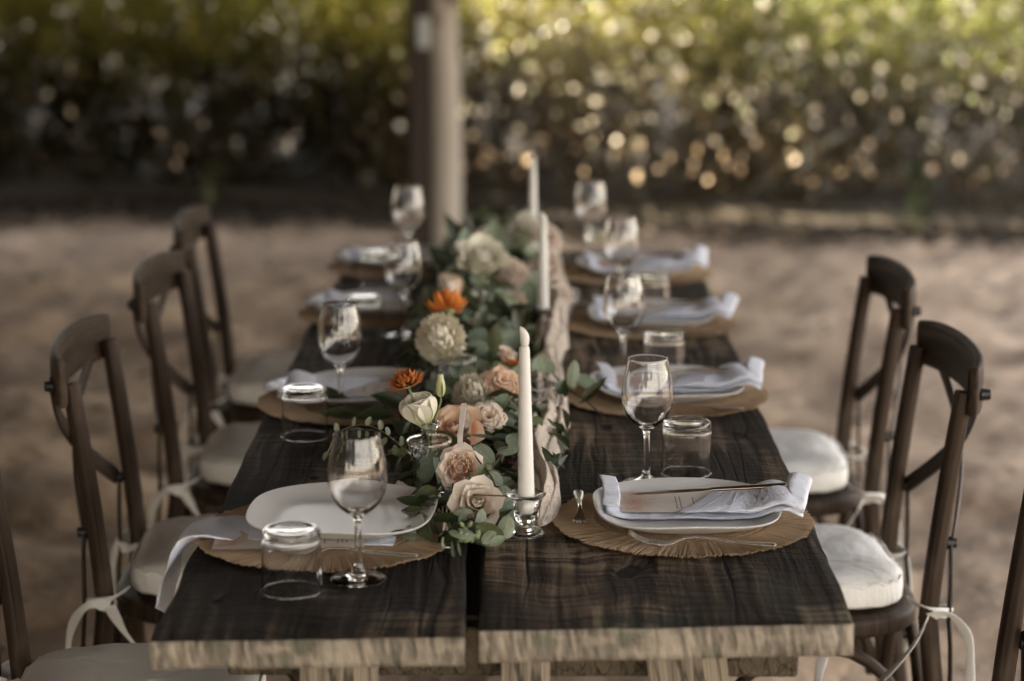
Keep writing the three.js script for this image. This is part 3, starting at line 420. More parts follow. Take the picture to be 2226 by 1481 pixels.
function makeWine(label) {
  const t = thing('wine_glass', label, 'wine glass', [0, 0, 0], 0, 'empty wine glasses');
  const o = smoothProfile([[0.0, 0.0], [0.02, 0.0006], [0.036, 0.0], [0.0385, 0.0012], [0.037, 0.0028], [0.024, 0.0052], [0.0105, 0.0105], [0.0062, 0.02], [0.0048, 0.035], [0.0046, 0.06], [0.005, 0.078], [0.0072, 0.088], [0.0145, 0.0945], [0.026, 0.104], [0.0355, 0.118], [0.0402, 0.135], [0.0405, 0.152], [0.038, 0.172], [0.0345, 0.19], [0.0318, 0.2045], [0.0312, 0.2058], [0.0303, 0.205]], 96);
  const inn = smoothProfile([[0.0303, 0.205], [0.033, 0.19], [0.0366, 0.172], [0.039, 0.152], [0.0387, 0.135], [0.034, 0.1195], [0.0245, 0.1065], [0.013, 0.0985], [0.0, 0.0965]], 40);
  mesh('bowl_and_stem', lathe([...o, ...inn.slice(1)], 72), M.glass, t);
  return t;
}
function makeTumbler(label) {
  const t = thing('upturned_tumbler', label, 'tumbler', [0, 0, 0], 0, 'tumblers standing upside down');
  const o = smoothProfile([[0.0393, 0.0006], [0.0404, 0.0], [0.0412, 0.0009], [0.0408, 0.02], [0.0402, 0.05], [0.0395, 0.074], [0.0388, 0.083], [0.0365, 0.0868], [0.033, 0.0875], [0.015, 0.0862], [0.0, 0.0858]], 56);
  const inn = smoothProfile([[0.0, 0.0765], [0.02, 0.077], [0.033, 0.0762], [0.0374, 0.072], [0.0383, 0.055], [0.0388, 0.03], [0.0393, 0.0006]], 36);
  mesh('glass_body', lathe([...inn, ...o.slice(1)], 72), M.glass, t);
  return t;
}
// flattened metal piece along x: stations [x, y, width, thickness]
const blade = (st, n = 40) => { const cx = spline(st.map(([x, y]) => [x, y, 0]), n), cw = new THREE.CatmullRomCurve3(st.map(([, , w, t], i) => V(w, t, i))).getPoints(n); const f = (k) => (s) => { const q = cw[Math.round(s * n)]; return Math.max(0.0004, k ? q.y : q.x); }; return loft(cx, f(0), f(1), V(0, 0, 1), 12, 2.6); };
function makeFork(label, group) {
  const t = thing('fork', label, 'fork', [0, 0, 0], 0, group);
  mesh('handle', blade([[0.108, 0.006, 0.004, 0.002], [0.106, 0.006, 0.015, 0.0028], [0.08, 0.0068, 0.0155, 0.003], [0.04, 0.0095, 0.011, 0.0028], [0.0, 0.0135, 0.0068, 0.003], [-0.02, 0.0125, 0.0068, 0.003], [-0.034, 0.0075, 0.012, 0.0026], [-0.046, 0.004, 0.0215, 0.0022], [-0.058, 0.0036, 0.0235, 0.002], [-0.062, 0.004, 0.023, 0.0018]]), M.steel, t);
  for (let k = 0; k < 4; k++) { const z = (k - 1.5) * 0.0062; const g = loft(spline([[-0.056, 0.0036, z], [-0.075, 0.0055, z], [-0.09, 0.011, z * 0.97], [-0.103, 0.019, z * 0.94]], 10), (s) => 0.0042 - 0.0018 * s, (s) => 0.002 - 0.0008 * s, V(0, 0, 1), 8, 3); mesh('tine', g, M.steel, t); }
  return t;
}
function makeKnife(label) {
  const t = thing('table_knife', label, 'knife', [0, 0, 0], 0, 'table knives laid on the napkins');
  mesh('handle', blade([[0.118, 0, 0.004, 0.003], [0.115, 0, 0.0135, 0.006], [0.07, 0, 0.0145, 0.0065], [0.02, 0, 0.0105, 0.006], [0.002, 0, 0.0085, 0.0055]]), M.brownSteel, t);
  mesh('blade', blade([[0.006, 0, 0.008, 0.005], [-0.006, 0, 0.0125, 0.003], [-0.03, 0.0004, 0.0165, 0.0018], [-0.08, 0.0004, 0.0175, 0.0016], [-0.108, 0.0004, 0.0125, 0.0013], [-0.12, 0.0004, 0.003, 0.001]]), M.brownSteel, t);
  return t;
}
// folded napkin: long lower layer, puffed upper fold over one half, turned-up hem at the other end
function ripple(g, amp, s) { const p = g.attributes.position; for (let i = 0; i < p.count; i++) { const x = p.getX(i), y = p.getY(i), z = p.getZ(i); p.setY(i, y + amp * (fbm(x * 22 + 3, z * 16, s, 3) - 0.5)); p.setX(i, x + amp * 0.5 * (fbm(z * 30, y * 60, s + 5, 2) - 0.5)); p.setZ(i, z + amp * 0.6 * (fbm(x * 26, y * 50, s + 8, 2) - 0.5)); } g.computeVertexNormals(); return g; }
function makeNapkin(label) {
  const t = thing('folded_napkin', label, 'napkin', [0, 0, 0], 0, 'folded napkins on the plates');
  const path = (x0, x1, f, n = 30) => Array.from({ length: n + 1 }, (_, i) => { const x = lerp(x0, x1, i / n); return V(x, f(x), 0); });
  const base = (x) => 0.0135 + 0.013 * sm(0.09, 0.14, Math.abs(x)) - 0.012 * sm(0.14, 0.175, x);
  mesh('lower_layer', ripple(loft(path(-0.122, 0.168, base), 0.132, 0.0055, V(0, 0, 1), 28, 5), 0.0028, 611), M.napkin, t);
  const up = loft(path(0.0, 0.168, (x) => base(x) + 0.0075 + 0.003 * Math.sin((x - 0.0) * 16)), (s) => 0.132 - 0.01 * s, (s) => 0.0125 * Math.sin(Math.PI * Math.min(1, s * 1.4 + 0.06) * 0.5) , V(0, 0, 1), 28, 3.2);
  { const p = up.attributes.position; for (let i = 0; i < p.count; i++) p.setX(i, p.getX(i) - 0.55 * (p.getZ(i) - 0.03) * sm(0.12, 0.0, p.getX(i))); }
  mesh('upper_fold', ripple(up, 0.006, 617), M.napkin, t);
  mesh('turned_hem', ripple(loft([V(-0.116, 0.036, -0.085), V(-0.113, 0.041, -0.03), V(-0.113, 0.038, 0.03), V(-0.116, 0.033, 0.068)], 0.026, 0.004, V(1, -0.12, 0), 14, 4), 0.004, 621), M.napkin, t);
  mesh('curled_end', ripple(loft([V(0.157, 0.026, 0.055), V(0.163, 0.029, 0.02), V(0.17, 0.033, -0.03), V(0.178, 0.037, -0.062)], (s) => 0.028 + 0.01 * s, (s) => 0.012 + 0.01 * s, V(1, -0.25, 0), 18, 2.8), 0.006, 627), M.napkin, t);
  return t;
}
function makeCard(label) {
  const t = thing('menu_card', label, 'menu card', [0, 0, 0], 0, 'printed menu cards in the napkins');
  mesh('card', sheet(16, 1, (u, v) => { const x = lerp(-0.1, 0.115, u), z = lerp(0.048, -0.07, v); return [x, 0.0008 + 0.006 * Math.max(0, Math.abs(x) - 0.05), z]; }), M.card, t).geometry;
  return t;
}
const yMat = ST, yPlate = ST + 0.0058;
let mat, plate, wine, tum, nap, card, kni, frk;
const put = (proto, make, label, p, turn) => { if (!proto) { const o = make(label); o.position.set(...p); o.rotation.y = turn; return o; } dup(proto, label, p, turn); return proto; };
const SIDE = { R: 'right', L: 'left' };
RMAT.forEach(([x, z], i) => {
  const o = ORD[i], tn = [0, 0.1, -0.08, 0.12][i];
  mat = put(mat, makeMat, `round straw placemat with frayed rim, ${o} on the right side of the table`, [x, yMat, z], i * 1.3);
  plate = put(plate, makePlate, `pale rounded square plate under a napkin, ${o} on the right side`, [x + 0.004, yPlate, z + 0.005], 0.05 + tn);
  nap = put(nap, makeNapkin, `pale blue white napkin folded on the plate, ${o} on the right side`, [x + 0.006, yPlate, z - 0.012], tn * 0.6 + (i ? 0.02 * i : 0));
  card = put(card, makeCard, `blush and grey menu card tucked in the napkin, ${o} on the right side`, [x + 0.006, yPlate + 0.0172, z - 0.01], tn * 0.6);
  kni = put(kni, makeKnife, `dark shiny knife lying on the napkin, ${o} on the right side`, [x + 0.042, yPlate + [0.0345, 0.035, 0.035, 0.035][i], z - 0.03], 0.06 + tn * 0.5);
});
kni.rotation.z = 0.05;
LMAT.forEach(([x, z], i) => {
  const o = ORD[i];
  mat = put(mat, makeMat, `round straw placemat with frayed rim, ${o} on the left side of the table`, [x, yMat, z], i * 1.9 + 0.5);
  plate = put(plate, makePlate, i ? `pale rounded square plate under a napkin, ${o} on the left side` : 'empty pale grey rounded square plate, nearest on the left side', [x + 0.02, yPlate + (i ? 0 : 0.004), z - 0.025], i ? 0.1 : -0.06);
  if (i) { nap = put(nap, makeNapkin, `pale blue white napkin folded on the plate, ${o} on the left side`, [x + 0.012, yPlate, z - 0.02], Math.PI + 0.06 * i); card = put(card, makeCard, `menu card tucked in the napkin, ${o} on the left side`, [x + 0.012, yPlate + 0.0172, z - 0.02], Math.PI); }
});
// the nearest left napkin is pulled from under the plate and hangs over the table's edge
{
  const t = thing('draped_napkin', 'pale napkin slipped under the nearest left plate and hanging over the table edge', 'napkin');
  const P = spline([[-0.2, 0.7702, -3.1], [-0.32, 0.7702, -3.105], [-0.42, 0.7735, -3.11], [-0.478, 0.7725, -3.095], [-0.508, 0.758, -3.075], [-0.524, 0.72, -3.05], [-0.534, 0.675, -3.03]], 40);
  const g = loft(P, (s) => 0.128 - 0.012 * s, (s) => 0.003 + 0.003 * sm(0.3, 0.6, s), (s) => V(-0.12 * s, -0.2 * sm(0.7, 1, s), 1), 28, 5);
  mesh('cloth', (() => { const p = g.attributes.position, q = ripple(g.clone(), 0.011, 641), o = q.attributes.position; for (let i = 0; i < p.count; i++) { const k = sm(-0.4, -0.44, p.getX(i)); for (let c = 0; c < 3; c++) o.setComponent(i, c, lerp(p.getComponent(i, c), o.getComponent(i, c), k)); } q.computeVertexNormals(); return q; })(), M.napkin, t);
  card = put(card, makeCard, 'menu card sticking out below the draped left napkin', [-0.36, ST + 0.0105, -3.055], 0.05);
}
// cutlery on the mats
frk = put(frk, () => makeFork('steel fork with raised tines on the placemat in front of the nearest right plate', 'forks laid on the placemats'), '', [0.238, ST + 0.0045, -3.047], -0.09);
const fork = (label, x, z, a, roll = 0) => { dup(frk, label, [x, ST + 0.0055, z], a); };
fork('dark shiny fork pointing at the viewer, left of the nearest right plate', 0.068, -3.215, Math.PI / 2 + 0.0, 0);
fork('dark shiny fork between the nearest left plate and the garland', -0.131, -3.12, -Math.PI / 2 + 0.05);
fork('slim steel fork on the frayed rim in front of the nearest left plate', -0.27, -2.985, -0.07);
fork('small steel fork on the second right placemat', 0.27, -3.9, -0.06);
fork('small steel fork on the third right placemat', 0.28, -4.6, -0.06);
// glasses
const W = [[0.178, -3.408], [0.171, -4.19], [0.196, -4.96], [0.142, -5.6]], WL = [[-0.241, -2.9], [-0.349, -3.87], [-0.279, -4.61], [-0.319, -5.5]];
const T = [[0.246, -3.475], [0.251, -4.21], [0.26, -4.87], [0.165, -5.5]], TL = [[-0.327, -2.85], [-0.398, -3.715], [-0.362, -4.6], [-0.376, -5.2]];
for (let i = 0; i < 4; i++) {
  wine = put(wine, makeWine, `clear stemmed wine glass, ${ORD[i]} on the right side of the table`, [W[i][0], ST, W[i][1]], 0);
  wine = put(wine, makeWine, `clear stemmed wine glass, ${ORD[i]} on the left side of the table`, [WL[i][0], ST, WL[i][1]], 1);
  tum = put(tum, makeTumbler, `clear tumbler upside down, ${ORD[i]} on the right side of the table`, [T[i][0], ST, T[i][1]], 0);
  tum = put(tum, makeTumbler, `clear tumbler upside down, ${ORD[i]} on the left side of the table`, [TL[i][0], ST, TL[i][1]], 1);
}
// ------------------------------------------------------------------ candles, votives, sign
function makeHolder(label) {
  const t = thing('candle_holder', label, 'candle holder', [0, 0, 0], 0, 'clear glass candle holders');
  const P = [[0.0, 0.0], [0.018, 0.0005], [0.0255, 0.0012], [0.0262, 0.004], [0.024, 0.0075], [0.015, 0.0125], [0.0115, 0.0165], [0.0135, 0.02], [0.0172, 0.0255], [0.0178, 0.034], [0.0185, 0.05], [0.0215, 0.056], [0.0268, 0.0605], [0.0272, 0.0635], [0.0225, 0.0635], [0.0155, 0.0595], [0.0135, 0.054], [0.0132, 0.033], [0.0, 0.0325]];
  const S = smoothProfile(P, 90);
  mesh('glass_body', sheet(80, S.length - 1, (u, v) => { const [r, y] = S[Math.round(v * (S.length - 1))], a = -u * 2 * Math.PI, m = 1 + (y > 0.052 ? 0.05 * Math.cos(a * 6) * sm(0.014, 0.026, r) : 0) + (y > 0.02 && y < 0.05 && r > 0.015 ? 0.06 * (Math.abs(Math.cos(a * 4)) - 0.5) : 0); return [Math.cos(a) * r * m, y, Math.sin(a) * r * m]; }, { wrapU: true }), M.glass, t);
  return t;
}
function makeCandle(label, h) {
  const t = thing('taper_candle', label, 'candle', [0, 0, 0], 0, 'unlit white taper candles');
  mesh('taper', lathe([[0, 0], [0.0112, 0], [0.0122, 0.002], [0.0122, 0.03], [0.0078, h - 0.006], [0.0068, h - 0.0015], [0.005, h], [0, h]], 40), M.wax, t);
  mesh('flame_tip', loft(spline([[0.0005, h - 0.002, 0], [0.0008, h + 0.006, 0], [0.0004, h + 0.015, 0], [-0.0035, h + 0.024, 0], [-0.0058, h + 0.029, 0]], 24), (s) => 0.0135 * Math.max(0.06, Math.sin(Math.PI * clamp(0.2 + 0.8 * s)) ** 0.9), (s) => 0.011 * Math.max(0.06, Math.sin(Math.PI * clamp(0.2 + 0.8 * s)) ** 0.9), V(1, 0, 0), 16), M.wax, t);
  return t;
}
{
  const h0 = makeHolder('scalloped glass candle holder at the front end of the garland'); h0.position.set(-0.012, ST, -3.117);
  dup(h0, 'glass candle holder half hidden among leaves under the middle candle', [0.017, ST, -4.6], 1); dup(h0, 'glass candle holder under the farthest candle, hidden by flowers', [-0.006, ST, -5.39], 1);
  for (const [label, x, z, h, l] of [['tall white taper candle nearest the viewer, with a flame shaped tip', -0.012, -3.117, 0.249, 0.014], ['white taper candle in the middle of the table', 0.017, -4.6, 0.206, 0], ['white taper candle farthest from the viewer', -0.006, -5.39, 0.232, 0]]) { const c = makeCandle(label, h); c.position.set(x, ST + 0.034, z); c.rotation.z = l; }
}
function makeVotive(label) {
  const t = thing('votive_cup', label, 'votive', [0, 0, 0], 0, 'glass votive cups');
  mesh('glass_cup', lathe([...smoothProfile([[0, 0], [0.02, 0], [0.028, 0.003], [0.034, 0.014], [0.0362, 0.028], [0.0358, 0.048], [0.0348, 0.051], [0.034, 0.048], [0.0345, 0.028], [0.032, 0.014], [0.026, 0.006], [0, 0.005]], 60)], 48), M.glass, t);
  mesh('white_filling', lathe([[0, 0.0055], [0.025, 0.0065], [0.031, 0.0145], [0.0334, 0.026], [0.0325, 0.0268], [0, 0.0265]], 40), M.sandWax, t);
  return t;
}
{
  const v = makeVotive('glass votive cup with white filling, beside the nearest candle on the gauze'); v.position.set(0.003, ST + 0.03, -3.77);
  dup(v, 'small pale glass votive cup at the far right of the garland', [0.062, ST + 0.012, -4.85], 0);
  const s = thing('acrylic_sign', 'clear acrylic table sign seen edge-on among the front flowers', 'sign', [-0.112, ST, -3.305], 0.0);
  const sh = new THREE.Shape([new THREE.Vector2(-0.05, 0), new THREE.Vector2(0.05, 0), new THREE.Vector2(0.05, 0.115), new THREE.Vector2(-0.004, 0.155), new THREE.Vector2(-0.05, 0.115)]);
  const p = mesh('panel', new THREE.ExtrudeGeometry(sh, { depth: 0.007, bevelEnabled: true, bevelSize: 0.0006, bevelThickness: 0.0006, bevelSegments: 2 }), [M.acrylic, M.frosted], s); p.rotation.y = Math.PI / 2 - 0.1;
}
// ------------------------------------------------------------------ gauze runner
{
  const t = thing('gauze_runner', 'crumpled beige pink gauze runner along the right of the garland', 'table runner');
  const P = new THREE.CatmullRomCurve3([[0.006, 0, -3.155], [0.014, 0, -3.22], [0.0, 0, -3.37], [-0.008, 0, -3.5], [0.012, 0, -3.68], [0.02, 0, -3.85], [0.018, 0, -4.05], [0.02, 0, -4.3], [0.03, 0, -4.55], [0.045, 0, -4.85], [0.03, 0, -5.2], [0.02, 0, -5.6]].map((q) => V(...q)));
  const n = 420;
  const pts = P.getSpacedPoints(n), g = sheet(56, n, (u, v) => {
    const c = pts[Math.round(v * n)], L = v * 2.6, end = Math.sqrt(Math.min(1, v * 26)) * Math.sqrt(Math.min(1, (1 - v) * 26)), a = (u - 0.5) * 2, edge = Math.sqrt(Math.max(0, 1 - a * a * 0.985));
    const fat = 0.72 + 0.5 * fbm(L * 4.2, 1, 701, 2), w = lerp(0.034, 0.047, sm(0.0, 0.14, v)) * 0.85 * fat * end + 0.012 * sm(0.1, 0.2, v) * (fbm(L * 34, a > 0 ? 3 : 9, 703, 2) - 0.5) * edge;
    // long soft folds near the front, tighter gathers further along
    const gather = sm(0.16, 0.3, v), longF = Math.sin(u * 21 + 2.2 * fbm(L * 3, u * 2, 709, 2)), tight = Math.sin(L * 95 + u * 6 + 7 * fbm(L * 6, u * 3, 711, 2)) * (0.4 + fbm(L * 12, u * 4, 713, 2)), pl = lerp(longF * 0.0075, tight * 0.0085 + longF * 0.003, gather);
    return [c.x + a * w + 0.006 * (fbm(L * 26, u * 4, 715, 2) - 0.5), ST + 0.001 + edge * end * (0.034 + 0.03 * fbm(L * 7, u * 2, 707, 2) + 0.012 * Math.sin(u * 3.1)) + pl * Math.min(1, edge * 1.6) * end, c.z + 0.012 * (fbm(L * 9, u * 5, 717, 2) - 0.5)];
  }, { uv: (u, v) => [u * 0.18, v * 2.6] });
  mesh('gathered_cloth', g, M.gauze, t);
  const q = sheet(30, 30, (u, v) => { const x = lerp(-0.245, -0.17, u), z = lerp(-3.24, -3.3, v); return [x + 0.012 * (fbm(u * 4, v * 4, 721, 3) - 0.5), ST + 0.002 + 0.036 * Math.sin(Math.PI * u) * Math.sin(Math.PI * v) * (0.4 + fbm(u * 5, v * 3, 723, 3)), z + 0.012 * (fbm(u * 5, v * 5, 725, 3) - 0.5)]; }, { uv: (u, v) => [u * 0.08, v * 0.08] });
  mesh('loose_end', q, M.gauze, t);
}
// ------------------------------------------------------------------ garland of greenery
const leafShape = (l, w, pt, cup, bend) => sheet(6, 9, (u, v) => { const a = (u - 0.5) * 2, s = pt < 1 ? Math.sqrt(Math.max(0, 1 - (2 * v - 1) ** 2)) * (1 + 0.12 * (v < 0.5 ? 1 : -1) * Math.abs(2 * v - 1)) : Math.sin(Math.PI * v ** 0.85) ** pt; return [a * s * w / 2, v * l - l / 2, cup * w * (Math.abs(a) ** 1.5 * s) - bend * l * (v - 0.5) ** 2 * 4 * 0.25]; }, { uv: (u, v) => [u, v] });
const LEAF = { e: [leafShape(1, 1, 0.5, 0.12, 0.25), leafShape(1, 1, 0.6, 0.2, 0.5), leafShape(1, 1, 0.5, -0.08, 0.35)], r: [leafShape(1, 1, 1.15, 0.2, 0.35), leafShape(1, 1, 1.1, 0.3, 0.8), leafShape(1, 1, 1.2, 0.12, -0.4)], o: [leafShape(1, 1, 1.0, 0.3, 0.5), leafShape(1, 1, 1.0, 0.2, -0.6)] };
const garland = thing('greenery_garland', 'long garland of eucalyptus and dark green leaves down the middle of the table', 'garland');
{
  const LM = { e: M.euca, r: M.ruscus, o: M.olive }, r = rng(731);
  const L = (type, x, y, z, l, w, roll, yaw, pitch) => { const k = type[0], o = mesh('leaf', LEAF[k][(r() * LEAF[k].length) | 0], LM[k][+type[1]], garland); o.position.set(x, y, z); o.rotation.order = 'YXZ'; o.rotation.set(THREE.MathUtils.degToRad(pitch), THREE.MathUtils.degToRad(yaw), THREE.MathUtils.degToRad(roll)); o.scale.set(w, l, Math.max(w, l * 0.5)); };
  // the leaves that stand out
  L('e1', -0.167, 0.815, -3.310, 0.053, 0.028, -8, -15, -25);  L('e1', -0.149, 0.815, -3.276, 0.051, 0.027, 6, 68, -10);  L('e0', -0.080, 0.820, -3.363, 0.045, 0.030, -140, 10, -40);
  L('e0', -0.089, 0.815, -3.242, 0.032, 0.024, 15, -20, -30);  L('e2', -0.080, 0.830, -3.234, 0.019, 0.015, 150, 10, -20);  L('e2', -0.071, 0.830, -3.256, 0.014, 0.011, 60, 20, -20);
  L('e2', -0.078, 0.815, -3.207, 0.019, 0.014, 120, -20, -30);  L('e2', -0.071, 0.815, -3.223, 0.017, 0.011, 10, 30, -10);  L('e0', -0.059, 0.812, -3.253, 0.029, 0.020, -140, 20, -30);
  L('e0', -0.046, 0.810, -3.173, 0.029, 0.027, 10, 10, -35);  L('e1', -0.050, 0.795, -3.149, 0.033, 0.018, 85, 10, -45);  L('e0', -0.077, 0.790, -3.087, 0.043, 0.020, -22, 35, -20);
  L('e0', -0.041, 0.790, -3.062, 0.036, 0.025, -12, -5, -20);  L('e0', -0.065, 0.780, -3.051, 0.030, 0.016, -45, 10, -40);  L('e0', -0.053, 0.775, -3.045, 0.024, 0.015, -60, 0, -40);
  L('e1', -0.120, 0.800, -3.158, 0.027, 0.014, 5, 25, -20);  L('r0', -0.181, 0.790, -3.190, 0.056, 0.021, -108, 10, -55);  L('r0', -0.158, 0.790, -3.227, 0.042, 0.021, 20, -15, -35);
  L('r0', -0.146, 0.790, -3.186, 0.041, 0.023, -60, 0, -50);  L('o0', -0.153, 0.785, -3.101, 0.048, 0.009, 35, 10, -20);  L('o1', -0.116, 0.770, -3.015, 0.027, 0.006, 10, 0, -15);
  L('o1', -0.108, 0.770, -3.024, 0.026, 0.005, 8, 20, -15);  L('e0', 0.015, 0.830, -3.973, 0.049, 0.046, 10, 15, -20);  L('e0', 0.070, 0.830, -3.914, 0.055, 0.023, -8, 10, -10);
  L('e1', 0.095, 0.815, -3.916, 0.043, 0.025, -125, 10, -30);  L('r1', 0.105, 0.810, -3.870, 0.076, 0.020, -40, -20, -25);  L('r0', 0.044, 0.820, -3.832, 0.049, 0.033, -30, 10, -30);
  L('e2', -0.076, 0.855, -4.083, 0.075, 0.030, -4, -10, -5);  L('e0', -0.097, 0.840, -3.945, 0.037, 0.022, 78, 0, -30);  L('e1', -0.109, 0.845, -4.067, 0.045, 0.042, 40, 0, -25);
  L('e1', -0.045, 0.845, -4.164, 0.042, 0.039, -20, 0, -20);  L('r1', -0.035, 0.850, -4.341, 0.053, 0.028, 14, 20, -10);  L('r1', -0.021, 0.850, -4.356, 0.052, 0.026, -14, -20, -10);
  L('r1', 0.006, 0.840, -4.127, 0.049, 0.021, -22, 10, -10);  L('e0', -0.102, 0.835, -3.562, 0.044, 0.034, 14, 10, -12);  L('r0', -0.048, 0.815, -3.498, 0.055, 0.030, -50, 10, -45);
  L('r0', -0.069, 0.820, -3.490, 0.052, 0.025, 50, 10, -45);  L('o0', -0.094, 0.825, -3.478, 0.049, 0.010, 25, 20, -30);  L('r0', -0.039, 0.830, -3.638, 0.059, 0.020, 10, 50, -10);
  L('r0', -0.050, 0.830, -3.587, 0.054, 0.018, -6, -40, -10);  L('r0', -0.371, 0.800, -3.879, 0.076, 0.028, -112, 10, -55);  L('r1', -0.343, 0.780, -3.806, 0.091, 0.028, 85, 0, -50);
  L('r0', -0.260, 0.800, -3.828, 0.074, 0.036, 60, 10, -45);  L('r0', -0.282, 0.790, -3.753, 0.074, 0.035, 95, 0, -55);  L('e2', -0.217, 0.800, -3.448, 0.044, 0.015, 70, 10, -45);
  L('r0', -0.218, 0.800, -3.595, 0.068, 0.028, 40, 10, -40);  L('r0', -0.115, 0.800, -3.517, 0.053, 0.026, 100, 0, -50);  L('e1', -0.044, 0.820, -3.579, 0.031, 0.023, -30, 20, -20);
  L('e0', -0.123, 0.830, -3.971, 0.034, 0.025, 60, 10, -30);  L('r0', -0.109, 0.775, -3.105, 0.047, 0.019, -150, 10, -60);  L('r0', -0.087, 0.770, -3.052, 0.042, 0.015, -110, 0, -60);
  L('r0', -0.131, 0.770, -3.063, 0.040, 0.016, 150, 0, -60);  L('e1', -0.099, 0.790, -3.102, 0.029, 0.017, -70, 10, -50);  L('e1', -0.013, 0.850, -4.628, 0.059, 0.043, 10, 0, -10);
  L('r0', -0.078, 0.850, -4.415, 0.071, 0.037, 40, 10, -20);  L('r0', -0.196, 0.900, -5.218, 0.099, 0.033, 25, 10, -10);  L('e1', -0.163, 0.900, -5.039, 0.064, 0.036, -10, 20, -10);
  L('r0', -0.214, 0.870, -4.991, 0.084, 0.042, 50, 0, -20);  L('e1', 0.012, 0.860, -4.743, 0.060, 0.040, -20, 0, -10);  L('e0', -0.096, 0.900, -5.146, 0.065, 0.048, 0, 0, -10);
  L('r0', -0.149, 0.900, -5.294, 0.078, 0.029, 20, 10, 0);
  // the rest of the greenery, thick and low in front, taller and looser behind
  const far = [];
  for (let i = 0; i < 900; i++) {
    const z = lerp(-3.02, -5.75, r() ** 0.9), back = sm(-4.1, -4.7, z), side = r() * 2 - 1, wid = lerp(0.085, 0.15, sm(-3.0, -3.5, z)) * (z < -3.55 ? 1 : 1), hh = (0.05 + 0.045 * back + 0.02 * sm(-3.1, -3.4, z)) * (1 - side * side * 0.75) * r() ** 0.6; let h = hh;
    if (z > -3.38) { if (r() < 0.35) continue; h *= 0.5; }
    const cx = -0.1 + 0.02 * Math.sin(z * 3), x = cx + side * wid * (side > 0 ? 0.85 : 1), pick = r(), dark = h < 0.035 && !(z > -3.38 && pick < 0.5);
    const type = dark ? (pick < 0.75 ? 'r' : 'o') : pick < 0.5 ? 'e' : pick < 0.78 ? 'r' : 'o', m = LM[type][(r() * LM[type].length) | 0];
    const l = type === 'e' ? rr(0.028, 0.046, r) : type === 'r' ? rr(0.045, 0.075, r) : rr(0.04, 0.06, r), w = type === 'e' ? l * rr(0.7, 0.95, r) : type === 'r' ? l * rr(0.32, 0.45, r) : l * rr(0.16, 0.24, r);
    const p = [x, ST + 0.012 + h, z], e = [rr(-1.5, 0.2, r), side * 0.8 + rr(-0.7, 0.7, r), rr(-2.6, 2.6, r)], sc = [w, l, Math.max(w, l * 0.5)], g = LEAF[type][(r() * LEAF[type].length) | 0];
    if (z > -3.95 && far.count !== 230 && (far.count = (far.count ?? 0) + 1)) { const o = mesh('leaf', g, m, garland); o.position.set(...p); o.rotation.order = 'YXZ'; o.rotation.set(...e); o.scale.set(...sc); } else { const q = new THREE.Object3D(); q.position.set(...p); q.rotation.order = 'YXZ'; q.rotation.set(...e); q.scale.set(...sc); q.updateMatrix(); (far[m.uuid] ??= [m, []])[1].push(placed(g, q.matrix)); }
  }
  for (const k of Object.keys(far)) if (far[k]?.[1]?.length && far[k][0].isMaterial) mesh('small_leaves', merged(far[k][1]), far[k][0], garland, 'stuff');
  // woody stems running along and the twigs that poke out
  for (let k = 0; k < 9; k++) { const x = -0.1 + rr(-0.08, 0.07, r), z0 = rr(-3.05, -3.4, r) - k * 0.24; mesh('stem', loft(spline([[x, ST + 0.015, z0], [x + rr(-0.04, 0.04, r), ST + rr(0.03, 0.06, r), z0 - 0.15], [x + rr(-0.06, 0.06, r), ST + 0.03, z0 - 0.35]], 14), (s) => 0.005 - 0.002 * s, (s) => 0.005 - 0.002 * s, V(1, 0, 0), 6), k % 2 ? M.stem : M.twig, garland); }
  mesh('stem', loft(spline([[-0.1, 0.857, -3.27], [-0.085, 0.84, -3.25], [-0.065, 0.822, -3.22], [-0.055, 0.8, -3.2]], 12), 0.003, 0.003, V(1, 0, 0), 6), M.twig, garland);
  mesh('stem', loft(spline([[-0.09, 0.828, -3.1], [-0.06, 0.824, -3.11], [-0.03, 0.815, -3.14]], 10), 0.0025, 0.0025, V(1, 0, 0), 6), M.twig, garland);
  mesh('stem', loft(spline([[-0.06, 0.8, -3.36], [-0.045, 0.822, -3.38], [-0.03, 0.838, -3.42], [-0.005, 0.842, -3.45]], 14), 0.0035, 0.0035, V(1, 0, 0), 6), M.paleTwig, garland);
  mesh('stem', loft(spline([[0.0, 0.8, -3.86], [0.05, 0.812, -3.88], [0.085, 0.803, -3.84], [0.12, 0.79, -3.75]], 14), 0.004, 0.003, V(0, 1, 0), 6), M.twig, garland);
  mesh('stem', loft(spline([[0.03, 0.84, -3.9], [0.045, 0.825, -3.88], [0.07, 0.815, -3.86]], 10), 0.004, 0.004, V(0, 1, 0), 6), M.stem, garland);
  // thin spray with seed-like leaves reaching left over the table
  const spray = spline([[-0.2, 0.825, -3.36], [-0.235, 0.845, -3.4], [-0.275, 0.85, -3.44], [-0.315, 0.83, -3.47], [-0.335, 0.8, -3.46]], 24);
  mesh('stem', loft(spray, 0.0016, 0.0016, V(0, 1, 0), 5), M.paleTwig, garland);
  for (let k = 0; k < 14; k++) { const p = spray[2 + ((k * 1.65) | 0)], o = mesh('leaf', LEAF.e[k % 3], M.euca[k % 2 ? 2 : 0], garland); o.position.set(p.x + rr(-0.006, 0.006, r), p.y + (k % 2 ? -0.012 : 0.008), p.z + rr(-0.006, 0.006, r)); o.rotation.order = 'YXZ'; o.rotation.set(rr(-0.4, 0.3, r), rr(-0.8, 0.8, r), rr(-0.5, 0.5, r) + (k % 2 ? 3 : 0)); o.scale.set(0.009, 0.017, 0.012); }
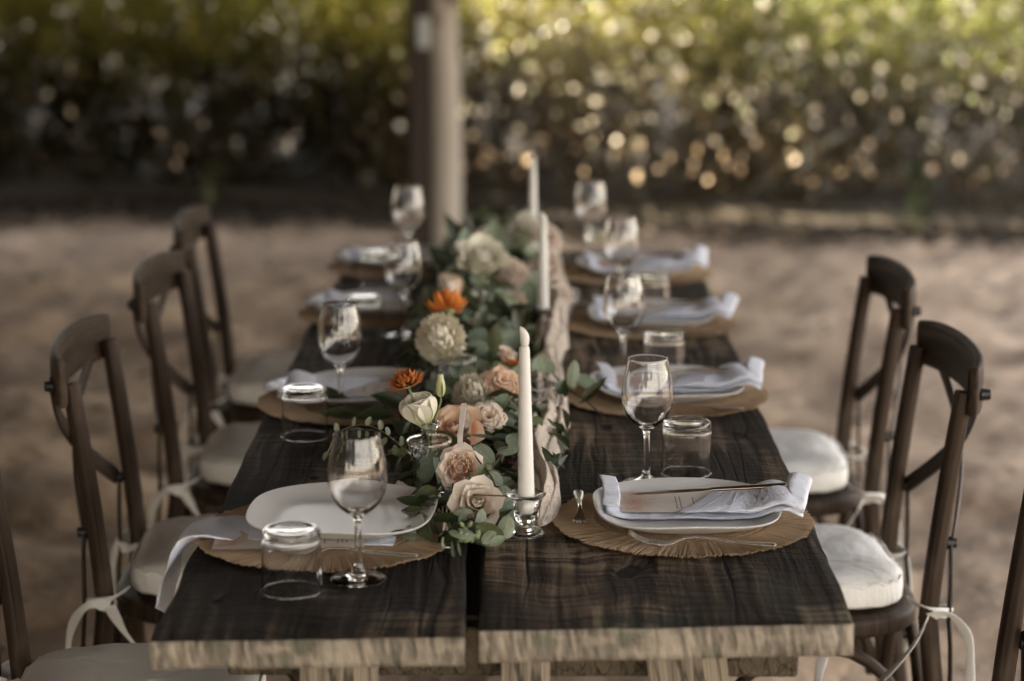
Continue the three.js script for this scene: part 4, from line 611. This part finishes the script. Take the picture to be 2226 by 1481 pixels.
  // a cluster of green seed pods at the front tip
  { const pods = []; for (let k = 0; k < 22; k++) pods.push(placed(new THREE.SphereGeometry(0.0042, 8, 6), mat4([-0.093 + rr(-0.014, 0.014, r), 0.774 + rr(0, 0.022, r), -3.045 + rr(-0.02, 0.012, r)], [0, 0, rr(-1, 1, r)], [0.8, 1.3, 0.8]))); mesh('seed_pods', merged(pods), std({ color: lin(0.2, 0.24, 0.11), roughness: 0.6 }), garland, 'stuff'); }
}
// ------------------------------------------------------------------ flowers
// one petal: rounded blade cupped towards -z, tip curling outward
const petalShape = (w, h, cup, curl, wave = 0, narrow = 0.5, nu = 12, nv = 10) => sheet(nu, nv, (u, v) => { const a = (u - 0.5) * 2, s = (narrow + (1 - narrow) * sm(0, 0.6, v)) * Math.sqrt(Math.max(0, 1 - Math.max(0, (v - 0.62) / 0.38) ** 2.4)), th = a * s * cup, R = w / 2 / Math.max(0.1, cup), k = wave * sm(0.5, 1, v) * Math.sin(a * 9 + w * 200); return [R * Math.sin(th), v * h + k * 0.3, -R * (1 - Math.cos(th)) + curl * h * Math.max(0, v - 0.55) ** 2 * 2.2 + k + 0.1 * h * Math.sin(Math.PI * v)]; }, { uv: (u, v) => [u, v] });
const PET = { tight: petalShape(1, 1, 1.35, 0.1), mid: petalShape(1.1, 1, 1.0, 0.5), open: petalShape(1.25, 1, 0.7, 0.9), wavy: petalShape(1.1, 1, 0.7, 0.6, 0.07), wavy3: petalShape(0.6, 1, 1.1, 0.3, 0.03), wavy2: petalShape(0.9, 1, 0.9, 0.4, 0.09), cup: petalShape(1.2, 1, 0.8, 0.3, 0.02, 0.25) };
function flower(name, label, category, p, aim, group) { const t = thing(name, label, category, p, 0, group); t.quaternion.setFromUnitVectors(V(0, 1, 0), V(...aim).normalize()); return t; }
function petalAt(t, g, m, a, rad, y, tilt, s, r) { const o = mesh('petal', g, m, t); o.rotation.order = 'YXZ'; o.rotation.set(tilt, a, rr(-0.08, 0.08, r)); o.position.set(Math.sin(a) * rad, y, Math.cos(a) * rad); o.scale.set(s, s * rr(0.92, 1.08, r), s); return o; }
function rose(label, p, aim, R, m, seed, rings) {
  const t = flower('rose', label, 'rose', p, aim, 'roses in the garland'), r = rng(seed); let a = r() * 6;
  for (const [n, g, rad, y, tilt, s] of rings || [[3, 'tight', 0.04, -0.1, 0.02, 0.62], [4, 'tight', 0.13, -0.16, 0.1, 0.74], [5, 'mid', 0.22, -0.24, 0.22, 0.86], [5, 'mid', 0.3, -0.32, 0.46, 0.95], [6, 'open', 0.34, -0.4, 0.8, 1.0]]) for (let i = 0; i < n; i++) { a += 2 * Math.PI / n + rr(-0.1, 0.1, r); petalAt(t, PET[g], m, a, rad * R, y * R * 1.3, tilt + rr(-0.07, 0.07, r), s * R * 1.25, r); }
  mesh('sepals', merged([0, 1, 2, 3, 4].map((k) => placed(LEAF.r[0], mat4([Math.sin(k * 1.257) * 0.2 * R, -0.5 * R, Math.cos(k * 1.257) * 0.2 * R], [1.1, k * 1.257, 0], [0.3 * R, 0.8 * R, 0.3 * R])))), M.stem, t);
  return t;
}
function ruffled(name, label, p, aim, R, m, seed, n = 42) { const t = flower(name, label, name, p, aim), r = rng(seed); if (name === 'garden rose') { for (let i = 0; i < 7; i++) petalAt(t, PET.open, m, i * 0.9 + 0.3, R * 0.34, -R * 0.5, 1.0, R * 1.0, r); for (let i = 0; i < 8; i++) petalAt(t, PET.mid, m, i * 0.785, R * 0.36, -R * 0.48, 0.55, R * 1.02, r); for (let i = 0; i < 30; i++) { const q = Math.sqrt((i + 0.5) / 30), a = i * 2.39996; const o = petalAt(t, PET.wavy3, M.petalGardenIn, a, R * 0.44 * q, -R * 0.4 - R * 0.08 * q, 0.1 + 0.3 * q + rr(-0.08, 0.08, r), R * rr(0.72, 0.9, r), r); o.rotation.y += rr(-0.9, 0.9, r); } return t; } for (let i = 0; i < n; i++) { const q = (i + 0.5) / n, tilt = 1.5 * q ** 0.75, a = i * 2.39996; petalAt(t, i % 2 ? PET.wavy : PET.wavy2, m, a, R * 0.3 * q, -R * 0.35 * q - R * 0.3, tilt * 0.85 + rr(-0.15, 0.15, r), R * rr(0.85, 1.08, r), r); } return t; }
function pom(label, p, aim, R, m, seed, n = 210, cover = 0.86, squash = 1) {
  const t = flower('chrysanthemum', label, 'chrysanthemum', p, aim, 'white chrysanthemum heads'), r = rng(seed), base = petalShape(0.36, 1, 1.2, -0.75, 0, 0.45, 4, 6), list = [];
  for (let i = 0; i < n; i++) { const q = (i + 0.5) / n, th = Math.acos(1 - 2 * q * cover), a = i * 2.39996, ob = new THREE.Object3D(); ob.rotation.order = 'YXZ'; ob.rotation.set(th * 0.97 + rr(-0.12, 0.12, r), a, rr(-0.25, 0.25, r)); const b = R * 0.42; ob.position.set(Math.sin(th) * Math.sin(a) * b, Math.cos(th) * b * squash, Math.sin(th) * Math.cos(a) * b); ob.scale.set(R * 0.62, R * 0.6 * rr(0.9, 1.1, r), R * 0.6); ob.updateMatrix(); list.push(placed(base, ob.matrix)); }
  mesh('florets', merged(list), m, t, 'stuff'); mesh('core', new THREE.SphereGeometry(R * 0.6, 16, 12), m, t);
  return t;
}
function daisyMum(label, p, aim, R, m, seed, rows) {
  const t = flower('orange_mum', label, 'chrysanthemum', p, aim, 'orange mums'), r = rng(seed), base = petalShape(0.2, 1, 1.1, -0.25, 0, 0.5, 4, 6), list = [];
  for (const [n, tilt, s, y] of rows) for (let i = 0; i < n; i++) { const a = i / n * 2 * Math.PI + n, ob = new THREE.Object3D(); ob.rotation.order = 'YXZ'; ob.rotation.set(tilt + rr(-0.12, 0.12, r), a + rr(-0.06, 0.06, r), rr(-0.3, 0.3, r)); ob.position.set(Math.sin(a) * R * 0.08, y * R, Math.cos(a) * R * 0.08); ob.scale.set(R, R * s * rr(0.9, 1.08, r), R); ob.updateMatrix(); list.push(placed(base, ob.matrix)); }
  mesh('florets', merged(list), m, t, 'stuff');
  mesh('calyx', lathe([[0, -0.36 * R], [0.16 * R, -0.3 * R], [0.3 * R, -0.12 * R], [0.2 * R, 0.0], [0, 0.02 * R]], 18), M.stem, t);
  return t;
}
const stemTo = (t, list, w = 0.0034, m = M.stem) => { t.updateMatrixWorld(true); const q = t.matrixWorld.clone().invert(); const g = loft(spline(list, 16), w, w, V(1, 0, 0.1), 7); g.applyMatrix4(q); return mesh('stem', g, m, t); };

rose('cream rose at the front of the garland, facing the viewer', [-0.085, 0.805, -3.14], [0.12, 0.55, 0.95], 0.0275, M.petalCream, 801);
ruffled('garden rose', 'peach pink garden rose packed with petals, below the acrylic sign', [-0.113, 0.829, -3.25], [0.0, 0.35, 1], 0.0285, M.petalGarden, 802, 46);
rose('large open peach rose behind the glass bud vase', [-0.128, 0.842, -3.43], [-0.15, 0.75, 0.7], 0.034, M.petalPeach, 803);
ruffled('carnation', 'small ruffled pink carnation left of the candle', [-0.076, 0.848, -3.5], [0.1, 0.5, 0.9], 0.025, M.petalGarden, 804, 46);
ruffled('carnation', 'ruffled peach carnation high in the garland by the candle', [-0.056, 0.857, -3.72], [0.2, 0.6, 0.8], 0.029, M.petalPeach, 805, 44);
pom('low white chrysanthemum half hidden behind the carnations', [-0.105, 0.832, -3.73], [-0.1, 0.75, 0.6], 0.04, M.petalPom, 806);
ruffled('blush blossom', 'mauve bud tucked under the cream rose', [-0.092, 0.787, -3.1], [-0.3, 0.5, 0.8], 0.014, M.petalMauve, 807, 12);
daisyMum('small rust flower under a pink bud behind the nearest candle', [-0.048, 0.845, -3.95], [0.3, 0.9, 0.2], 0.022, M.petalOrange, 808, [[16, 1.2, 0.95, -0.05], [12, 0.8, 0.8, 0]]);
ruffled('blush blossom', 'round rosy bud on the rust flower behind the nearest candle', [-0.05, 0.864, -3.95], [0.3, 0.8, 0.5], 0.016, M.petalBlush, 809, 14);
ruffled('blush blossom', 'blush blossom in the far greenery, upper of two left of the middle candle', [-0.05, 0.877, -4.76], [0, 0.7, 0.8], 0.033, M.petalBlush, 810, 26);
ruffled('blush blossom', 'blush blossom in the middle greenery, lower of two left of the middle candle', [-0.05, 0.835, -4.6], [-0.3, 0.7, 0.7], 0.033, M.petalBlush, 811, 26);
ruffled('blush blossom', 'blush blossom right behind the middle candle', [0.03, 0.87, -4.9], [0.3, 0.7, 0.6], 0.034, M.petalBlush, 812, 26);
ruffled('blush blossom', 'pale pink blossom highest on the right behind the candles', [0.032, 0.888, -5.2], [0.3, 0.7, 0.6], 0.033, M.petalBlush, 813, 26);
ruffled('blush blossom', 'cream blossom at the far end of the garland left of the far candle', [-0.025, 0.9, -5.3], [0, 0.8, 0.6], 0.04, M.petalWhite, 814, 26);
ruffled('blush blossom', 'pinkish blossom at the far left end of the garland', [-0.12, 0.88, -5.2], [-0.2, 0.8, 0.6], 0.036, M.petalBlush, 815, 24);
rose('cream rosebud below the white rose, beside the second vase', [-0.092, 0.815, -4.42], [0, 0.7, 0.7], 0.032, M.petalWhite, 816);
ruffled('blush blossom', 'pale blush blossom low at the right of the middle candle by the votive', [0.055, 0.825, -4.78], [0.3, 0.7, 0.6], 0.03, M.petalBlush, 817, 22);
ruffled('blush blossom', 'half hidden mauve blossom at the right under the votive cup', [-0.03, 0.8, -3.42], [0.3, 0.6, 0.7], 0.026, M.petalMauve, 818, 18);

// ------------------------------------------------------------------ bud vases and what stands in them
function makeVase(label) {
  const t = thing('bud_vase', label, 'vase', [0, 0, 0], 0, 'clear pressed glass bud vases');
  const o = smoothProfile([[0.0, 0.001], [0.02, 0.0], [0.0255, 0.003], [0.0265, 0.012], [0.0285, 0.035], [0.032, 0.065], [0.0352, 0.08], [0.0352, 0.088], [0.033, 0.0925], [0.022, 0.0955], [0.014, 0.098], [0.0125, 0.102], [0.0128, 0.108], [0.0165, 0.112], [0.0172, 0.116], [0.0155, 0.1185], [0.0125, 0.1185]], 90), inn = smoothProfile([[0.0125, 0.1185], [0.0112, 0.112], [0.0108, 0.101], [0.0125, 0.0962], [0.021, 0.0938], [0.0315, 0.0908], [0.0334, 0.0865], [0.0332, 0.08], [0.03, 0.064], [0.0266, 0.034], [0.0245, 0.012], [0.0, 0.009]], 30);
  const n = o.length, S = [...o, ...inn.slice(1)];
  mesh('pressed_glass', sheet(160, S.length - 1, (u, v) => { const k = Math.round(v * (S.length - 1)), [r, y] = S[k], a = -u * 2 * Math.PI; let m = 0; if (k < n && y > 0.006 && y < 0.086) { const f = sm(0.006, 0.014, y) * sm(0.086, 0.078, y), scroll = Math.sin(a * 8 + 3 * Math.sin(y * 150)) * Math.cos(y * 190 + 2 * Math.sin(a * 8)), dots = Math.sin(a * 32) * Math.sin(y * 900); m = f * (0.0009 * sm(-0.1, 0.6, scroll) + 0.0003 * dots); } return [Math.cos(a) * (r + m), y, Math.sin(a) * (r + m)]; }, { wrapU: true }), M.vaseGlass, t);
  return t;
}
const vase = makeVase('embossed glass bud vase holding white and orange flowers, nearest the viewer'); vase.position.set(-0.164, ST + 0.001, -3.33);
dup(vase, 'glass bud vase half hidden behind the white chrysanthemum', [-0.143, ST, -3.95], 0.4);
dup(vase, 'glass bud vase under the white rose in the middle of the table', [-0.117, ST - 0.012, -4.58], 0.9);
{
  const t = daisyMum('rust orange mum leaning left from the nearest bud vase', [-0.198, 0.945, -3.32], [-0.3, 0.9, 0.12], 0.029, M.petalRust, 821, [[32, 1.5, 1.0, -0.02], [28, 1.3, 0.95, 0.04], [24, 1.08, 0.84, 0.09], [18, 0.8, 0.66, 0.13], [12, 0.4, 0.46, 0.16]]);
  stemTo(t, [[-0.194, 0.936, -3.32], [-0.184, 0.91, -3.322], [-0.17, 0.87, -3.33], [-0.157, 0.80, -3.335]], 0.0042);
  const l = flower('lisianthus', 'white lisianthus cup opening upward in the nearest bud vase', 'lisianthus', [-0.17, 0.876, -3.33], [-0.3, 1, 0.12]), r = rng(822);
  for (let i = 0; i < 6; i++) petalAt(l, PET.cup, M.petalWhite, i * 1.047 + 0.3, 0.003, -0.002, 0.15 + (i % 2) * 0.13, 0.054, r);
  for (let i = 0; i < 5; i++) { const s = mesh('sepal', LEAF.o[0], M.stem, l); s.rotation.order = 'YXZ'; s.rotation.set(0.42, i * 1.257 + 0.5, 0); s.position.set(Math.sin(i * 1.257 + 0.5) * 0.012, 0.012, Math.cos(i * 1.257 + 0.5) * 0.012); s.scale.set(0.003, 0.032, 0.01); }
  stemTo(l, [[-0.172, 0.888, -3.33], [-0.166, 0.86, -3.332], [-0.16, 0.8, -3.335]], 0.0038);
  const b = thing('lisianthus_bud', 'closed pale green lisianthus bud on a bent stem, right in the nearest vase', 'flower bud', [-0.146, 0.922, -3.335]);
  mesh('bud', lathe(smoothProfile([[0, -0.003], [0.004, 0], [0.0072, 0.008], [0.007, 0.018], [0.0046, 0.028], [0.0042, 0.034], [0, 0.0345]], 24), 14), petal([0.42, 0.45, 0.2], [0.62, 0.6, 0.4], 823, { transmission: 0.1 }), b);
  for (let i = 0; i < 4; i++) { const s = mesh('sepal', LEAF.o[0], M.stem, b); s.rotation.order = 'YXZ'; s.rotation.set(0.05, i * 1.57 + 0.3, 0); s.position.set(Math.sin(i * 1.57 + 0.3) * 0.0072, 0.011, Math.cos(i * 1.57 + 0.3) * 0.0072); s.scale.set(0.0028, 0.028, 0.006); }
  stemTo(b, [[-0.146, 0.92, -3.335], [-0.146, 0.912, -3.335], [-0.155, 0.888, -3.335], [-0.161, 0.862, -3.335], [-0.163, 0.81, -3.335]], 0.0034);
  const lf = mesh('leaf', LEAF.r[0], M.euca[2], b); lf.position.set(-0.014, -0.043, 0.006); lf.rotation.set(-0.2, -0.2, 0.2); lf.scale.set(0.014, 0.032, 0.02);

  const p = pom('large white chrysanthemum pompon in the second bud vase', [-0.172, 0.888, -3.95], [-0.25, 0.55, 0.8], 0.047, M.petalPom, 824, 240);
  stemTo(p, [[-0.168, 0.875, -3.97], [-0.155, 0.86, -3.965], [-0.146, 0.83, -3.955], [-0.14, 0.79, -3.95]], 0.005);
  const q = daisyMum('bright orange mum just behind the white pompon', [-0.162, 0.93, -4.02], [-0.1, 0.75, -0.5], 0.044, M.petalOrange, 825, [[18, 1.2, 1.0, -0.05], [16, 0.85, 0.95, 0.0], [12, 0.5, 0.8, 0.05], [8, 0.2, 0.6, 0.08]]);
  stemTo(q, [[-0.16, 0.92, -4.02], [-0.15, 0.88, -4.0], [-0.145, 0.8, -3.96]], 0.004);
  const w = rose('large white rose standing in the third bud vase', [-0.114, 0.93, -4.58], [0.08, 0.85, 0.5], 0.05, M.petalWhite, 826, [[3, 'tight', 0.04, -0.1, 0.02, 0.62], [4, 'tight', 0.13, -0.16, 0.1, 0.74], [5, 'mid', 0.22, -0.24, 0.25, 0.86], [6, 'mid', 0.3, -0.32, 0.42, 0.98], [6, 'mid', 0.34, -0.4, 0.62, 1.0]]);
  stemTo(w, [[-0.114, 0.905, -4.58], [-0.118, 0.87, -4.58], [-0.112, 0.83, -4.58], [-0.115, 0.78, -4.58]], 0.006);
  const e = flower('lisianthus', 'pinkish white bell flower hanging left from the third vase', 'lisianthus', [-0.155, 0.885, -4.6], [-0.8, -0.35, 0.3]);
  for (let i = 0; i < 6; i++) petalAt(e, PET.cup, i % 2 ? M.petalBlush : M.petalCream, i * 1.047, 0.003, 0, 0.5, 0.05, r);
  stemTo(e, [[-0.155, 0.885, -4.6], [-0.14, 0.86, -4.59], [-0.122, 0.83, -4.58], [-0.117, 0.78, -4.58]], 0.004);
}
renderer.render(scene, camera);
